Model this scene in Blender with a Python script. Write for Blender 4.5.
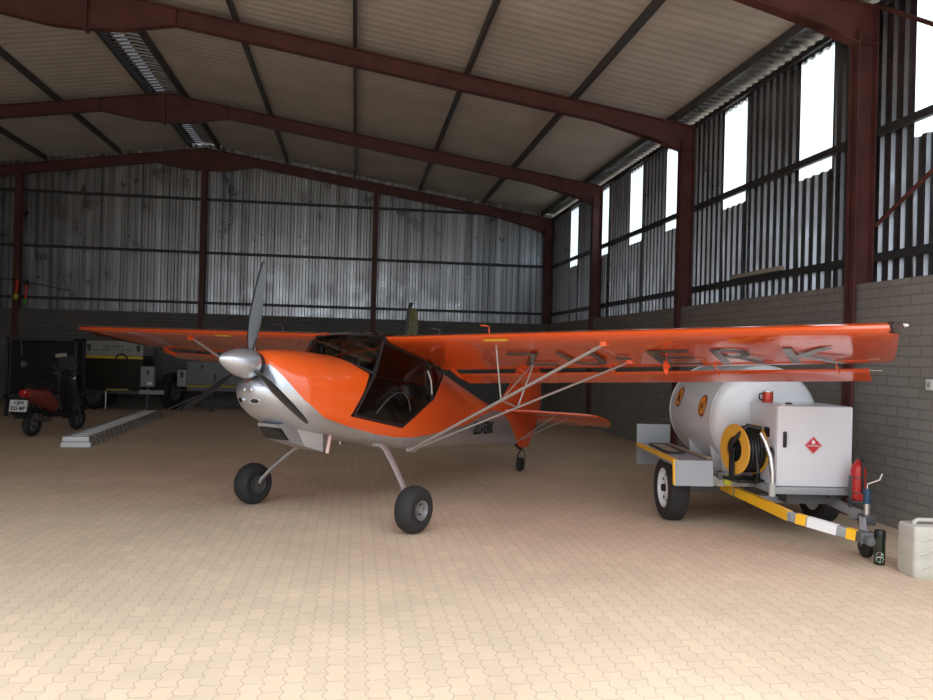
import bpy, bmesh, math, random
from mathutils import Vector as V, Matrix, noise as mnoise
random.seed(4)
PI = math.pi
S = bpy.context.scene
C = S.collection
for o in list(bpy.data.objects): bpy.data.objects.remove(o)

# ------------------------------------------------------------------ camera
def make_camera():
    f, cx, cy = 780.0, 466.5, 350.0
    a = V((355 - cx, 349 - cy, f)); b = V((1, .026, 0))
    t = -a.dot(a) / a.dot(b)
    d2 = (a + b * t).normalized()
    if d2.x < 0: d2 = -d2
    d1 = a.normalized(); up = d2.cross(d1)
    if up.y > 0: up = -up
    R = Matrix((d2, d1, up))                      # world = R @ camera(x right, y down, z forward)
    r = R @ V((1, 0, 0)); u = R @ V((0, -1, 0)); bk = R @ V((0, 0, -1))
    cam = bpy.data.cameras.new('camera'); o = bpy.data.objects.new('camera', cam); C.objects.link(o)
    o.matrix_world = Matrix(((r.x, u.x, bk.x, 0), (r.y, u.y, bk.y, 0), (r.z, u.z, bk.z, 1.6), (0, 0, 0, 1)))
    cam.sensor_fit = 'HORIZONTAL'; cam.sensor_width = 36; cam.lens = f / 933 * 36
    cam.clip_start = .05; cam.clip_end = 300
    S.camera = o
make_camera()

# ------------------------------------------------------------------ world, light, exposure
W = bpy.data.worlds.new('overcast_sky'); S.world = W; W.use_nodes = True
bg = W.node_tree.nodes['Background']
bg.inputs[0].default_value = (.90, .96, 1.0, 1)
def sky_nodes():                                  # overcast sky: three times brighter overhead than at the horizon
    nt = W.node_tree; N = nt.nodes; L = nt.links
    tc = N.new('ShaderNodeTexCoord'); sp = N.new('ShaderNodeSeparateXYZ'); L.new(tc.outputs['Generated'], sp.inputs[0])
    mr = N.new('ShaderNodeMapRange'); mr.inputs[1].default_value = 0; mr.inputs[2].default_value = 1
    mr.inputs[3].default_value = 1.25; mr.inputs[4].default_value = 5.2
    L.new(sp.outputs[2], mr.inputs[0]); L.new(mr.outputs[0], bg.inputs[1])
sky_nodes()
S.view_settings.view_transform = 'Standard'; S.view_settings.look = 'None'
S.view_settings.exposure = -.12; S.view_settings.gamma = 1
S.view_settings.use_curve_mapping = False

# hangar dimensions (metres)
XR, XL, YB, YF = 5.22, -13.22, 21.1, 3.3       # right, left, back, front
XRIDGE, ZR, SL = -4.0, 6.9, .15
XS, XSL, YS = 5.42, -13.42, 21.32               # planes of the sheeting, outside the brick
BRK = 2.42                                       # brick height
FRAMES = [21.2, 16.78, 12.06, 7.58, 3.42]
def roof_z(x): return ZR - SL * abs(x - XRIDGE)

pl = bpy.data.lights.new('door_portal', 'AREA'); pl.shape = 'RECTANGLE'; pl.size = 18.2; pl.size_y = 6.4
pl.cycles.is_portal = True
po = bpy.data.objects.new('door_portal', pl); C.objects.link(po)
po.location = ((XL + XR) / 2, YF - .1, 3.2); po.rotation_euler = (PI / 2, 0, 0)

# ------------------------------------------------------------------ materials
MATS = {}
def mat(name, col, rough=.5, metal=0, coat=0, bump=0, bscale=30, var=0, vscale=4, spec=.5):
    if name in MATS: return MATS[name]
    m = bpy.data.materials.new(name); m.use_nodes = True
    nt = m.node_tree; p = nt.nodes['Principled BSDF']
    p.inputs['Base Color'].default_value = (*col, 1); p.inputs['Roughness'].default_value = rough
    p.inputs['Metallic'].default_value = metal; p.inputs['Specular IOR Level'].default_value = spec
    if coat:
        p.inputs['Coat Weight'].default_value = coat; p.inputs['Coat Roughness'].default_value = .06
    tc = nt.nodes.new('ShaderNodeTexCoord')
    if var:
        n = nt.nodes.new('ShaderNodeTexNoise'); n.inputs['Scale'].default_value = vscale; n.inputs['Detail'].default_value = 6
        nt.links.new(tc.outputs['Object'], n.inputs['Vector'])
        mr = nt.nodes.new('ShaderNodeMapRange'); mr.inputs[1].default_value = .3; mr.inputs[2].default_value = .7
        mr.inputs[3].default_value = 1 - var; mr.inputs[4].default_value = 1 + var
        nt.links.new(n.outputs['Fac'], mr.inputs[0])
        mx = nt.nodes.new('ShaderNodeVectorMath'); mx.operation = 'SCALE'
        mx.inputs[0].default_value = col; nt.links.new(mr.outputs[0], mx.inputs['Scale'])
        nt.links.new(mx.outputs[0], p.inputs['Base Color'])
    if bump:
        n = nt.nodes.new('ShaderNodeTexNoise'); n.inputs['Scale'].default_value = bscale; n.inputs['Detail'].default_value = 4
        nt.links.new(tc.outputs['Object'], n.inputs['Vector'])
        b = nt.nodes.new('ShaderNodeBump'); b.inputs['Strength'].default_value = bump; b.inputs['Distance'].default_value = .01
        nt.links.new(n.outputs['Fac'], b.inputs['Height']); nt.links.new(b.outputs[0], p.inputs['Normal'])
    MATS[name] = m; return m

def brick_mat(name, axes, c1, c2, mortar, bw, bh, ms, zig=0, rough=.85, bstr=.5, smooth=.2, stain=.15):
    m = bpy.data.materials.new(name); m.use_nodes = True; nt = m.node_tree; N = nt.nodes; L = nt.links
    p = N['Principled BSDF']; p.inputs['Roughness'].default_value = rough; p.inputs['Specular IOR Level'].default_value = .3
    tc = N.new('ShaderNodeTexCoord'); sp = N.new('ShaderNodeSeparateXYZ'); L.new(tc.outputs['Object'], sp.inputs[0])
    cb = N.new('ShaderNodeCombineXYZ')
    u, v = sp.outputs[axes[0]], sp.outputs[axes[1]]
    if zig:
        def math_(op, a, b=None):
            n = N.new('ShaderNodeMath'); n.operation = op
            for i, q in enumerate((a, b)):
                if q is None: continue
                if hasattr(q, 'links'): L.new(q, n.inputs[i])
                else: n.inputs[i].default_value = q
            return n.outputs[0]
        def wob(src, per, amp):
            s = math_('PINGPONG', src, per / 2)
            s = math_('SUBTRACT', s, per / 4)
            s = math_('MULTIPLY', s, 4 / per)
            return math_('MULTIPLY', math_('MINIMUM', math_('MAXIMUM', math_('MULTIPLY', s, 1.8), -1.0), 1.0), amp)
        v2 = math_('ADD', v, wob(u, bw * .5, zig)); u2 = math_('ADD', u, wob(v, bh, zig * .35))
        u, v = u2, v2
    L.new(u, cb.inputs[0]); L.new(v, cb.inputs[1])
    bt = N.new('ShaderNodeTexBrick'); L.new(cb.outputs[0], bt.inputs['Vector'])
    bt.inputs['Scale'].default_value = 1; bt.inputs['Brick Width'].default_value = bw; bt.inputs['Row Height'].default_value = bh
    bt.inputs['Mortar Size'].default_value = ms; bt.inputs['Mortar Smooth'].default_value = smooth
    bt.inputs['Color1'].default_value = (*c1, 1); bt.inputs['Color2'].default_value = (*c2, 1); bt.inputs['Mortar'].default_value = (*mortar, 1)
    n = N.new('ShaderNodeTexNoise'); n.inputs['Scale'].default_value = .9; n.inputs['Detail'].default_value = 8; n.inputs['Roughness'].default_value = .65
    L.new(tc.outputs['Object'], n.inputs['Vector'])
    mr = N.new('ShaderNodeMapRange'); mr.inputs[1].default_value = .3; mr.inputs[2].default_value = .7
    mr.inputs[3].default_value = 1 - stain; mr.inputs[4].default_value = 1 + stain; L.new(n.outputs['Fac'], mr.inputs[0])
    sc = N.new('ShaderNodeVectorMath'); sc.operation = 'SCALE'; L.new(bt.outputs['Color'], sc.inputs[0]); L.new(mr.outputs[0], sc.inputs['Scale'])
    L.new(sc.outputs[0], p.inputs['Base Color'])
    n2 = N.new('ShaderNodeTexNoise'); n2.inputs['Scale'].default_value = 40; n2.inputs['Detail'].default_value = 3; L.new(tc.outputs['Object'], n2.inputs['Vector'])
    sub = N.new('ShaderNodeMath'); sub.operation = 'MULTIPLY_ADD'; sub.inputs[1].default_value = .25; L.new(n2.outputs['Fac'], sub.inputs[0])
    inv = N.new('ShaderNodeMath'); inv.operation = 'SUBTRACT'; inv.inputs[0].default_value = 1; L.new(bt.outputs['Fac'], inv.inputs[1])
    L.new(inv.outputs[0], sub.inputs[2])
    b = N.new('ShaderNodeBump'); b.inputs['Strength'].default_value = bstr; b.inputs['Distance'].default_value = .012
    L.new(sub.outputs[0], b.inputs['Height']); L.new(b.outputs[0], p.inputs['Normal'])
    return m

def sheet_mat(name, axis, col, rough=.36, var=.25, metal=1.0):
    """galvanised sheeting: streaky from sheet to sheet, spangle along its length"""
    m = bpy.data.materials.new(name); m.use_nodes = True; nt = m.node_tree; N = nt.nodes; L = nt.links
    p = N['Principled BSDF']; p.inputs['Metallic'].default_value = metal
    tc = N.new('ShaderNodeTexCoord'); mp = N.new('ShaderNodeMapping'); L.new(tc.outputs['Object'], mp.inputs[0])
    s = [.12, .12, .12]; s[axis] = 9.0; mp.inputs['Scale'].default_value = s
    n = N.new('ShaderNodeTexNoise'); n.inputs['Scale'].default_value = 1; n.inputs['Detail'].default_value = 3; L.new(mp.outputs[0], n.inputs['Vector'])
    r = N.new('ShaderNodeMapRange'); r.inputs[1].default_value = .3; r.inputs[2].default_value = .7; r.inputs[3].default_value = 1 - var; r.inputs[4].default_value = 1 + var * .6
    L.new(n.outputs['Fac'], r.inputs[0])
    sc = N.new('ShaderNodeVectorMath'); sc.operation = 'SCALE'; sc.inputs[0].default_value = col; L.new(r.outputs[0], sc.inputs['Scale'])
    L.new(sc.outputs[0], p.inputs['Base Color'])
    r2 = N.new('ShaderNodeMapRange'); r2.inputs[1].default_value = .3; r2.inputs[2].default_value = .7; r2.inputs[3].default_value = rough - .08; r2.inputs[4].default_value = rough + .12
    n3 = N.new('ShaderNodeTexNoise'); n3.inputs['Scale'].default_value = 2.5; n3.inputs['Detail'].default_value = 5; L.new(tc.outputs['Object'], n3.inputs['Vector'])
    L.new(n3.outputs['Fac'], r2.inputs[0]); L.new(r2.outputs[0], p.inputs['Roughness'])
    return m

def glass_mat(name, tint, refl=.12):
    m = bpy.data.materials.new(name); m.use_nodes = True; nt = m.node_tree; N = nt.nodes; L = nt.links
    N.remove(N['Principled BSDF']); out = N['Material Output']
    tr = N.new('ShaderNodeBsdfTransparent'); tr.inputs[0].default_value = (*tint, 1)
    gl = N.new('ShaderNodeBsdfGlossy'); gl.inputs['Roughness'].default_value = .03
    fr = N.new('ShaderNodeFresnel'); fr.inputs['IOR'].default_value = 1.5
    mx = N.new('ShaderNodeMixShader'); L.new(fr.outputs[0], mx.inputs[0]); L.new(tr.outputs[0], mx.inputs[1]); L.new(gl.outputs[0], mx.inputs[2])
    L.new(mx.outputs[0], out.inputs[0]); return m

def rooflight_mat(name):
    m = bpy.data.materials.new(name); m.use_nodes = True; nt = m.node_tree; N = nt.nodes; L = nt.links
    N.remove(N['Principled BSDF']); out = N['Material Output']
    tr = N.new('ShaderNodeBsdfTransparent'); tr.inputs[0].default_value = (.85, .92, .95, 1)
    tl = N.new('ShaderNodeBsdfTranslucent'); tl.inputs[0].default_value = (.85, .92, .95, 1)
    mx = N.new('ShaderNodeMixShader'); mx.inputs[0].default_value = .35
    L.new(tr.outputs[0], mx.inputs[1]); L.new(tl.outputs[0], mx.inputs[2]); L.new(mx.outputs[0], out.inputs[0]); return m

ORANGE = mat('orange_gloss_paint', (.88, .115, .012), .28, coat=.7)
WINGO = mat('orange_doped_fabric', (.74, .09, .012), .16, coat=.9)
SILV = mat('silver_paint', (.58, .61, .68), .34, metal=.82, coat=.4)
LINER = mat('dark_cabin_lining', (.025, .025, .028), .7)
BLK = mat('black_plastic', (.012, .012, .014), .4)
BLKG = mat('black_gloss_composite', (.02, .021, .024), .2, coat=.5)
RUB = mat('tyre_rubber', (.022, .022, .024), .75, bump=.3, bscale=60)
ALU = mat('polished_aluminium', (.72, .70, .69), .28, metal=.9)
STRUTM = mat('grey_strut_paint', (.44, .43, .43), .35, metal=.3)
STEEL = mat('dark_steel', (.12, .12, .13), .5, metal=.6)
REDOX = mat('red_oxide_steel', (.12, .042, .040), .55, var=.25, vscale=3)
PURL = mat('dark_purlin_steel', (.06, .062, .07), .5)
GIRT = mat('grey_girt_steel', (.06, .062, .068), .5, metal=.3)
WHITE = mat('white_tank_paint', (.71, .72, .77), .28, coat=.4)
WHITE2 = mat('white_cabinet_paint', (.70, .71, .77), .32, coat=.3)
GREY = mat('grey_trailer_paint', (.32, .34, .37), .4, metal=.2)
GREYD = mat('dark_grey_paint', (.10, .105, .11), .55)
YEL = mat('yellow_reflective_tape', (.95, .52, .02), .4)
YELR = mat('yellow_reel_plastic', (.80, .42, .05), .45)
RED = mat('red_gloss_paint', (.45, .02, .02), .3)
BRONZE = mat('exhaust_pipe_metal', (.45, .30, .26), .35, metal=.8)
LINERR = mat('cream_roof_insulation', (.62, .585, .55), .75, var=.10, vscale=1.3)
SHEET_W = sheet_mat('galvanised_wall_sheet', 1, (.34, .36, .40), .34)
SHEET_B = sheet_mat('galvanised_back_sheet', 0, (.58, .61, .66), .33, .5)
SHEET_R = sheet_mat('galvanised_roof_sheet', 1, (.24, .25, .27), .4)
GLASS = glass_mat('tinted_perspex', (.42, .43, .44))
RLIGHT = rooflight_mat('translucent_wall_sheet')
REGM = mat('dark_grey_lettering', (.05, .045, .05), .3, coat=.8)
TAPEW = mat('white_reflective_tape', (.85, .85, .88), .4)
LGREY = mat('light_grey_label', (.55, .56, .54), .6)
MAROON = mat('maroon_border', (.22, .025, .02), .5)
ORNGD = mat('orange_decal', (.85, .33, .05), .5)
SIGNR = mat('crimson_hazard_sign', (.55, .02, .04), .45)
PLASW = mat('translucent_white_plastic', (.56, .545, .49), .4, var=.06, vscale=6)
FABO = mat('fluorescent_orange_ribbon', (1.0, .12, .03), .6)

# ------------------------------------------------------------------ mesh builder
class B:
    def __init__(s): s.v = []; s.f = []; s.m = []
    def add(s, vs, fs, mi=0):
        n = len(s.v); s.v += [V(q) for q in vs]
        for f in fs: s.f.append([i + n for i in f]); s.m.append(mi)
        return s
    def box(s, x0, x1, y0, y1, z0, z1, mi=0):
        return s.add([(x, y, z) for z in (z0, z1) for y in (y0, y1) for x in (x0, x1)],
                     [(0, 2, 3, 1), (4, 5, 7, 6), (0, 1, 5, 4), (2, 6, 7, 3), (0, 4, 6, 2), (1, 3, 7, 5)], mi)
    def bar(s, p, q, w, h, up=(0, 0, 1), mi=0):
        p, q = V(p), V(q); d = (q - p).normalized(); u = V(up)
        side = d.cross(u)
        if side.length < 1e-4: side = d.cross(V((1, 0, 0)))
        side.normalize(); u = side.cross(d).normalized()
        vs = [r + side * (a * w / 2) + u * (b * h / 2) for r in (p, q) for b in (-1, 1) for a in (-1, 1)]
        return s.add(vs, [(0, 1, 3, 2), (4, 6, 7, 5), (0, 4, 5, 1), (2, 3, 7, 6), (0, 2, 6, 4), (1, 5, 7, 3)], mi)
    def prism(s, pts, d, mi=0):
        n = len(pts); d = V(d); P = [V(q) for q in pts]
        return s.add(P + [q + d for q in P], [tuple(range(n))[::-1], tuple(range(n, 2 * n))] + [(i, (i + 1) % n, (i + 1) % n + n, i + n) for i in range(n)], mi)
    def loft(s, rings, caps=True, closed=True, mi=0):
        n = len(rings[0]); vs = [q for r in rings for q in r]; fs = []
        for k in range(len(rings) - 1):
            for i in range(n if closed else n - 1):
                j = (i + 1) % n; fs.append((k * n + i, k * n + j, (k + 1) * n + j, (k + 1) * n + i))
        if caps: fs.append(tuple(range(n))[::-1]); fs.append(tuple(range((len(rings) - 1) * n, len(rings) * n)))
        return s.add(vs, fs, mi)
    def tube(s, pts, r, n=8, mi=0, sq=1.0):
        P = [V(q) for q in pts]; R = r if isinstance(r, (list, tuple)) else [r] * len(P); rings = []
        ref = None
        for i, q in enumerate(P):
            d = ((P[min(i + 1, len(P) - 1)] - P[max(i - 1, 0)])).normalized()
            if ref is None:
                ref = d.cross(V((0, 0, 1)))
                if ref.length < .05: ref = d.cross(V((1, 0, 0)))
            ref = (ref - d * ref.dot(d)).normalized(); e = d.cross(ref)
            rings.append([q + ref * (R[i] * math.cos(2 * PI * k / n)) + e * (R[i] * sq * math.sin(2 * PI * k / n)) for k in range(n)])
        return s.loft(rings, mi=mi)
    def lathe(s, prof, o=(0, 0, 0), ax=(0, 0, 1), n=24, mi=0, caps=True, smoothref=None):
        o = V(o); ax = V(ax).normalized(); e = ax.cross(V((0, 0, 1)))
        if e.length < .05: e = ax.cross(V((1, 0, 0)))
        e.normalize(); g = ax.cross(e)
        rings = [[o + ax * h + (e * math.cos(2 * PI * k / n) + g * math.sin(2 * PI * k / n)) * max(r, 1e-4) for k in range(n)] for r, h in prof]
        return s.loft(rings, caps=caps, mi=mi)
    def torus(s, o, ax, R, r, n=32, m=10, a0=0, a1=2 * PI, mi=0):
        o = V(o); ax = V(ax).normalized(); e = ax.cross(V((0, 0, 1)))
        if e.length < .05: e = ax.cross(V((1, 0, 0)))
        e.normalize(); g = ax.cross(e); full = abs(a1 - a0 - 2 * PI) < 1e-6
        rings = []
        for k in range(n + 1):
            t = a0 + (a1 - a0) * k / n; d = e * math.cos(t) + g * math.sin(t)
            rings.append([o + d * (R + r * math.cos(2 * PI * j / m)) + ax * (r * math.sin(2 * PI * j / m)) for j in range(m)])
        return s.loft(rings, caps=not full, mi=mi)
    def make(s, name, mats, parent=None, sharp=32, bevel=0, link=True):
        me = bpy.data.meshes.new(name); me.from_pydata([tuple(q) for q in s.v], [], s.f)
        if not isinstance(mats, (list, tuple)): mats = [mats]
        for m in mats: me.materials.append(m)
        me.polygons.foreach_set('material_index', s.m)
        bm = bmesh.new(); bm.from_mesh(me); bmesh.ops.remove_doubles(bm, verts=bm.verts, dist=1e-5)
        bmesh.ops.recalc_face_normals(bm, faces=bm.faces)
        if bevel:
            es = [e for e in bm.edges if len(e.link_faces) == 2 and e.calc_face_angle(0) > .6]
            bmesh.ops.bevel(bm, geom=es, offset=bevel, segments=2, affect='EDGES', profile=.6, clamp_overlap=True)
        for f in bm.faces: f.smooth = True
        bm.to_mesh(me); bm.free(); me.set_sharp_from_angle(angle=math.radians(sharp))
        o = bpy.data.objects.new(name, me); C.objects.link(o)
        if parent: o.parent = parent
        return o

def tag(o, label, cat=None, group=None, kind=None):
    if label: o['label'] = label
    if cat: o['category'] = cat
    if group: o['group'] = group
    if kind: o['kind'] = kind
    return o
def struct(o, label=None): o['kind'] = 'structure'; return o if not label else tag(o, label)
def thing(name, label, cat, loc=(0, 0, 0), rz=0, group=None):
    o = bpy.data.objects.new(name, None); C.objects.link(o); o.location = loc; o.rotation_euler = (0, 0, rz)
    o.empty_display_size = .1
    return tag(o, label, cat, group)

def text_mesh(name, txt, size, m, parent, M4, bold=.0, ext=.001, fitw=None, fith=None):
    cu = bpy.data.curves.new(name, 'FONT'); cu.body = txt; cu.size = size; cu.extrude = ext; cu.offset = bold
    cu.align_x = 'CENTER'; cu.align_y = 'CENTER'
    t = bpy.data.objects.new('t', cu); C.objects.link(t); dg = bpy.context.evaluated_depsgraph_get()
    me = bpy.data.meshes.new_from_object(t.evaluated_get(dg)); bpy.data.objects.remove(t)
    xs = [v.co.x for v in me.vertices]; ys = [v.co.y for v in me.vertices]
    cx, cy = (min(xs) + max(xs)) / 2, (min(ys) + max(ys)) / 2
    sx = fitw / (max(xs) - min(xs)) if fitw else 1; sy = fith / (max(ys) - min(ys)) if fith else 1
    for v in me.vertices: v.co = M4 @ V(((v.co.x - cx) * sx, (v.co.y - cy) * sy, v.co.z))
    me.name = name; me.materials.clear(); me.materials.append(m)
    o = bpy.data.objects.new(name, me); C.objects.link(o); o.parent = parent; return o
def frame(o, x, y):
    x = V(x).normalized(); y = V(y).normalized(); z = x.cross(y)
    return Matrix(((x.x, y.x, z.x, o[0]), (x.y, y.y, z.y, o[1]), (x.z, y.z, z.z, o[2]), (0, 0, 0, 1)))

# ================================================================== STRUCTURE
PAVE = brick_mat('interlocking_pavers', (1, 0), (.645, .505, .375), (.70, .54, .40), (.53, .40, .30), .20, .098, .005, zig=.008, rough=.8, bstr=.22, stain=.10, smooth=.6)
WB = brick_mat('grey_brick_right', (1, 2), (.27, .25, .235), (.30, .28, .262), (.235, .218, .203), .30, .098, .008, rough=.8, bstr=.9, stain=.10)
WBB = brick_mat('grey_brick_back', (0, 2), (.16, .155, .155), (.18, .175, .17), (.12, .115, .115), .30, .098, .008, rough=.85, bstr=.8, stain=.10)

struct(B().box(XL, XR, YF - 8, YB, -.15, 0).make('floor', PAVE), 'interlocking tan block paving of the hangar floor')
GRD = mat('outside_ground', (.36, .29, .21), .9, var=.2, vscale=.4)
g = B().box(-40, XL - .001, -30, 45, -.3, -.02); g.box(XR + .25, 40, -30, 45, -.3, -.02); g.box(XL, XR + .22, YB + .22, 45, -.3, -.02); g.box(XL, XR + .22, -30, YF - 8, -.3, -.02)
struct(g.make('outside_ground', GRD))
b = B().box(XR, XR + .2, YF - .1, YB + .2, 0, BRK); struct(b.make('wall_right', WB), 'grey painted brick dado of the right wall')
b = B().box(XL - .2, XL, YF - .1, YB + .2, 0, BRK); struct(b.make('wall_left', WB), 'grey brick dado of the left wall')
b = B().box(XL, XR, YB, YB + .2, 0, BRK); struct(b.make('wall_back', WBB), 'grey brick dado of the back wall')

PITCH = .16875; RIB = .034
PROF = [(0, 0), (.38, 0), (.5, 1), (.88, 1), (1.0, 0)]
def corr_points(u0, u1):
    out = []; k = 0
    n = int(round((u1 - u0) / PITCH))
    for k in range(n):
        for a, h in PROF[:-1]: out.append((u0 + (k + a) * PITCH, h))
    out.append((u0 + n * PITCH, 0)); return out
# windows along the right wall: (y centre) - each four pitches wide
WZ0, WZ1 = 3.84, 5.31
def in_win(y): return any(abs(y - c) < .33 for c in wins)
u0 = YF
wins = [u0 + round((c - .3375 - u0) / PITCH) * PITCH + 2 * PITCH for c in (4.55, 6.63, 8.66, 10.70, 12.88, 14.82, 16.87, 19.08)]
b = B(); pts = corr_points(u0, YS)
for (a, ha), (c, hc) in zip(pts[:-1], pts[1:]):
    ym = (a + c) / 2; zs = [(BRK - .05, WZ0), (WZ1, 5.46)] if in_win(ym) else [(BRK - .05, 5.46)]
    for z0, z1 in zs:
        xa, xc = XS + ha * RIB, XS + hc * RIB
        b.add([(xa, a, z0), (xc, c, z0), (xc, c, z1), (xa, a, z1)], [(0, 1, 2, 3)])
struct(b.make('wall_right', SHEET_W), 'ribbed galvanised sheeting of the right wall')
for k, yc in enumerate(wins):
    b = B(); p2 = [(y, h) for y, h in pts if yc - 2 * PITCH - .03 < y < yc + 2 * PITCH + .03]
    for (a, ha), (c, hc) in zip(p2[:-1], p2[1:]):
        xa, xc = XS + .006 + ha * RIB, XS + .006 + hc * RIB
        b.add([(xa, a, WZ0 - .08), (xc, c, WZ0 - .08), (xc, c, WZ1 + .05), (xa, a, WZ1 + .05)], [(0, 1, 2, 3)])
    struct(b.make('window_%d' % (k + 1), RLIGHT))
b = B(); pts = corr_points(YF, YS)
for (a, ha), (c, hc) in zip(pts[:-1], pts[1:]):
    xa, xc = XSL - ha * RIB, XSL - hc * RIB
    b.add([(xa, a, BRK - .05), (xc, c, BRK - .05), (xc, c, 5.46), (xa, a, 5.46)], [(0, 1, 2, 3)])
struct(b.make('wall_left', SHEET_W), 'ribbed galvanised sheeting of the left wall')
b = B(); pts = corr_points(XSL, XS + .05)
for (a, ha), (c, hc) in zip(pts[:-1], pts[1:]):
    ya, yc = YS + ha * RIB, YS + hc * RIB
    b.add([(a, ya, BRK - .05), (c, yc, BRK - .05), (c, yc, roof_z(c)), (a, ya, roof_z(a))], [(0, 1, 2, 3)])
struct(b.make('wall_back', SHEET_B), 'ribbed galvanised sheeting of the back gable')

# roof: metal sheets over cream insulation
b = B(); pts = corr_points(YF - .3, YS + .2)
for side in (-1, 1):
    xe = XS + .3 if side > 0 else XSL - .3; xr = XRIDGE
    for (a, ha), (c, hc) in zip(pts[:-1], pts[1:]):
        ra, rc = roof_z(xr) + .02 + ha * .036, roof_z(xr) + .02 + hc * .036; ea, ec = roof_z(xe) + .02 + ha * .036, roof_z(xe) + .02 + hc * .036
        def strip_(x0, x1):
            z = lambda x, h: roof_z(x) + .02 + h * .036
            b.add([(x0, a, z(x0, ha)), (x1, a, z(x1, ha)), (x1, c, z(x1, hc)), (x0, c, z(x0, hc))], [(0, 1, 2, 3)])
        if side < 0 and ha < .5 and hc < .5:                            # troughs left open under the ridge cap
            strip_(xr, -4.08); strip_(-4.26, xe)
        else: strip_(xr, xe)
struct(b.make('ceiling', SHEET_R), 'bare ribbed roof sheeting showing at ridge and eaves')
b = B()
for side in (-1, 1):                                                # ridge cap held clear of the sheets
    b.add([(XRIDGE, YF - .3, ZR + .16), (XRIDGE + .42 * side, YF - .3, ZR + .02 + .036 + .01), (XRIDGE + .42 * side, YB + .2, ZR + .066), (XRIDGE, YB + .2, ZR + .16)], [(0, 1, 2, 3)])
def ridge_mat():
    m = bpy.data.materials.new('translucent_ridge_cap'); m.use_nodes = True; nt = m.node_tree; nt.nodes.remove(nt.nodes['Principled BSDF'])
    tl = nt.nodes.new('ShaderNodeBsdfTranslucent'); tl.inputs[0].default_value = (.20, .20, .21, 1); nt.links.new(tl.outputs[0], nt.nodes['Material Output'].inputs[0]); return m
struct(b.make('trim_1', ridge_mat()), 'folded ridge capping')
b = B(); n = int((YS - YF + .2) / .2); PX = [-3.65, -1.9, -.12, 1.63, 3.37, 5.02]; PXL = [2 * XRIDGE - x for x in PX]
for side, (xa, xc) in ((1, (PX[0] + .05, PX[-1])), (-1, (PXL[0] - .05, PXL[-1]))):
    for k in range(n * 4):
        y0 = YF - .1 + k * .05; y1 = y0 + .05
        h0 = .007 * math.cos(2 * PI * y0 / .2); h1 = .007 * math.cos(2 * PI * y1 / .2)
        b.add([(xa, y0, roof_z(xa) - .005 + h0), (xc, y0, roof_z(xc) - .005 + h0), (xc, y1, roof_z(xc) - .005 + h1), (xa, y1, roof_z(xa) - .005 + h1)], [(0, 1, 2, 3)])
struct(b.make('ceiling', LINERR), 'cream insulation lining under the roof')

def purlin(x, y0, y1, z, w=.055, h=.12):
    b = B().box(x - w / 2, x + w / 2, y0, y1, z - h, z)
    o = struct(b.make('roof_purlin', PURL)); return o
for x in PX + PXL: purlin(x, YF - .1, YB, roof_z(x) - .02)
# girts
def girt(p, q, h=.085, w=.05): return struct(B().bar(p, q, w, h).make('wall_girt', GIRT))
for z in (2.70, 4.02): girt((XS - .03, YF, z), (XS - .03, YS, z)); girt((XSL + .03, YF, z), (XSL + .03, YS, z))
girt((XS - .03, YF, 5.37), (XS - .03, YS, 5.37), .06)
for z in (2.71, 4.03): girt((XSL, YS - .03, z), (XS, YS - .03, z), .07)
girt((-11.0, YS - .03, 5.43), (4.4, YS - .03, 5.43), .07)

def ibeam_path(tops, bots, y, w=.14):
    b = B(); poly = [(x, y - .005, z) for x, z in tops] + [(x, y - .005, z) for x, z in reversed(bots)]
    b.prism(poly, (0, .01, 0))
    for P in (tops, bots):
        for (xa, za), (xc, zc) in zip(P[:-1], P[1:]):
            b.add([(x, yy, z + dz) for dz in (0, .014) for (x, z) in ((xa, za - .007), (xc, zc - .007)) for yy in (y - w / 2, y + w / 2)],
                  [(0, 1, 3, 2), (4, 6, 7, 5), (0, 2, 6, 4), (1, 5, 7, 3), (0, 4, 5, 1), (2, 3, 7, 6)])
    return b
XI = 5.14
for fy in FRAMES:
    for sd in (1, -1):
        mx = (lambda x: x) if sd > 0 else (lambda x: 2 * XRIDGE - x)
        T = lambda x: roof_z(x) - .15
        tops = [(mx(XRIDGE), T(XRIDGE)), (mx(XS - .04), T(XS - .04))]
        bots = [(mx(XRIDGE), 6.17), (mx(-3.5), 6.19), (mx(-2.75), T(-2.75) - .24), (mx(3.76), T(3.76) - .24), (mx(4.72), 5.10), (mx(XI), 4.96), (mx(XS - .04), 4.96)]
        b = ibeam_path(tops, bots, fy)
        b.box(min(mx(XRIDGE), mx(XRIDGE + .02)), max(mx(XRIDGE), mx(XRIDGE + .02)), fy - .08, fy + .08, 6.13, 6.76)
        b.box(min(mx(-2.76), mx(-2.74)), max(mx(-2.76), mx(-2.74)), fy - .07, fy + .07, T(-2.75) - .24, T(-2.75))
        struct(b.make('roof_rafter', REDOX))
        b = B(); xo, xi = mx(XS - .06), mx(XI); e = .014 * (1 if sd > 0 else -1)
        for x in (xo - e, xi): b.box(min(x, x + e), max(x, x + e), fy - .08, fy + .08, 0, 5.3 if x != xi else 5.1)
        b.box(min(xo, xi), max(xo, xi), fy - .006, fy + .006, 0, 5.25)
        b.box(min(xo, xi) - .02, max(xo, xi), fy - .1, fy + .1, 0, .03)
        struct(b.make('steel_column', REDOX))
for x in (-8.5, -4.0, .46):
    b = B(); zt = roof_z(x) - .4
    for yy in (YB - .06, YS - .08): b.box(x - .07, x + .07, yy, yy + .012, 0, zt)
    b.box(x - .005, x + .005, YB - .06, YS - .08, 0, zt); struct(b.make('gable_column', REDOX))
struct(B().tube([(XS - .08, 7.45, 3.03), (XS - .08, 3.45, 5.0)], .022).make('wall_brace', REDOX))
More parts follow.
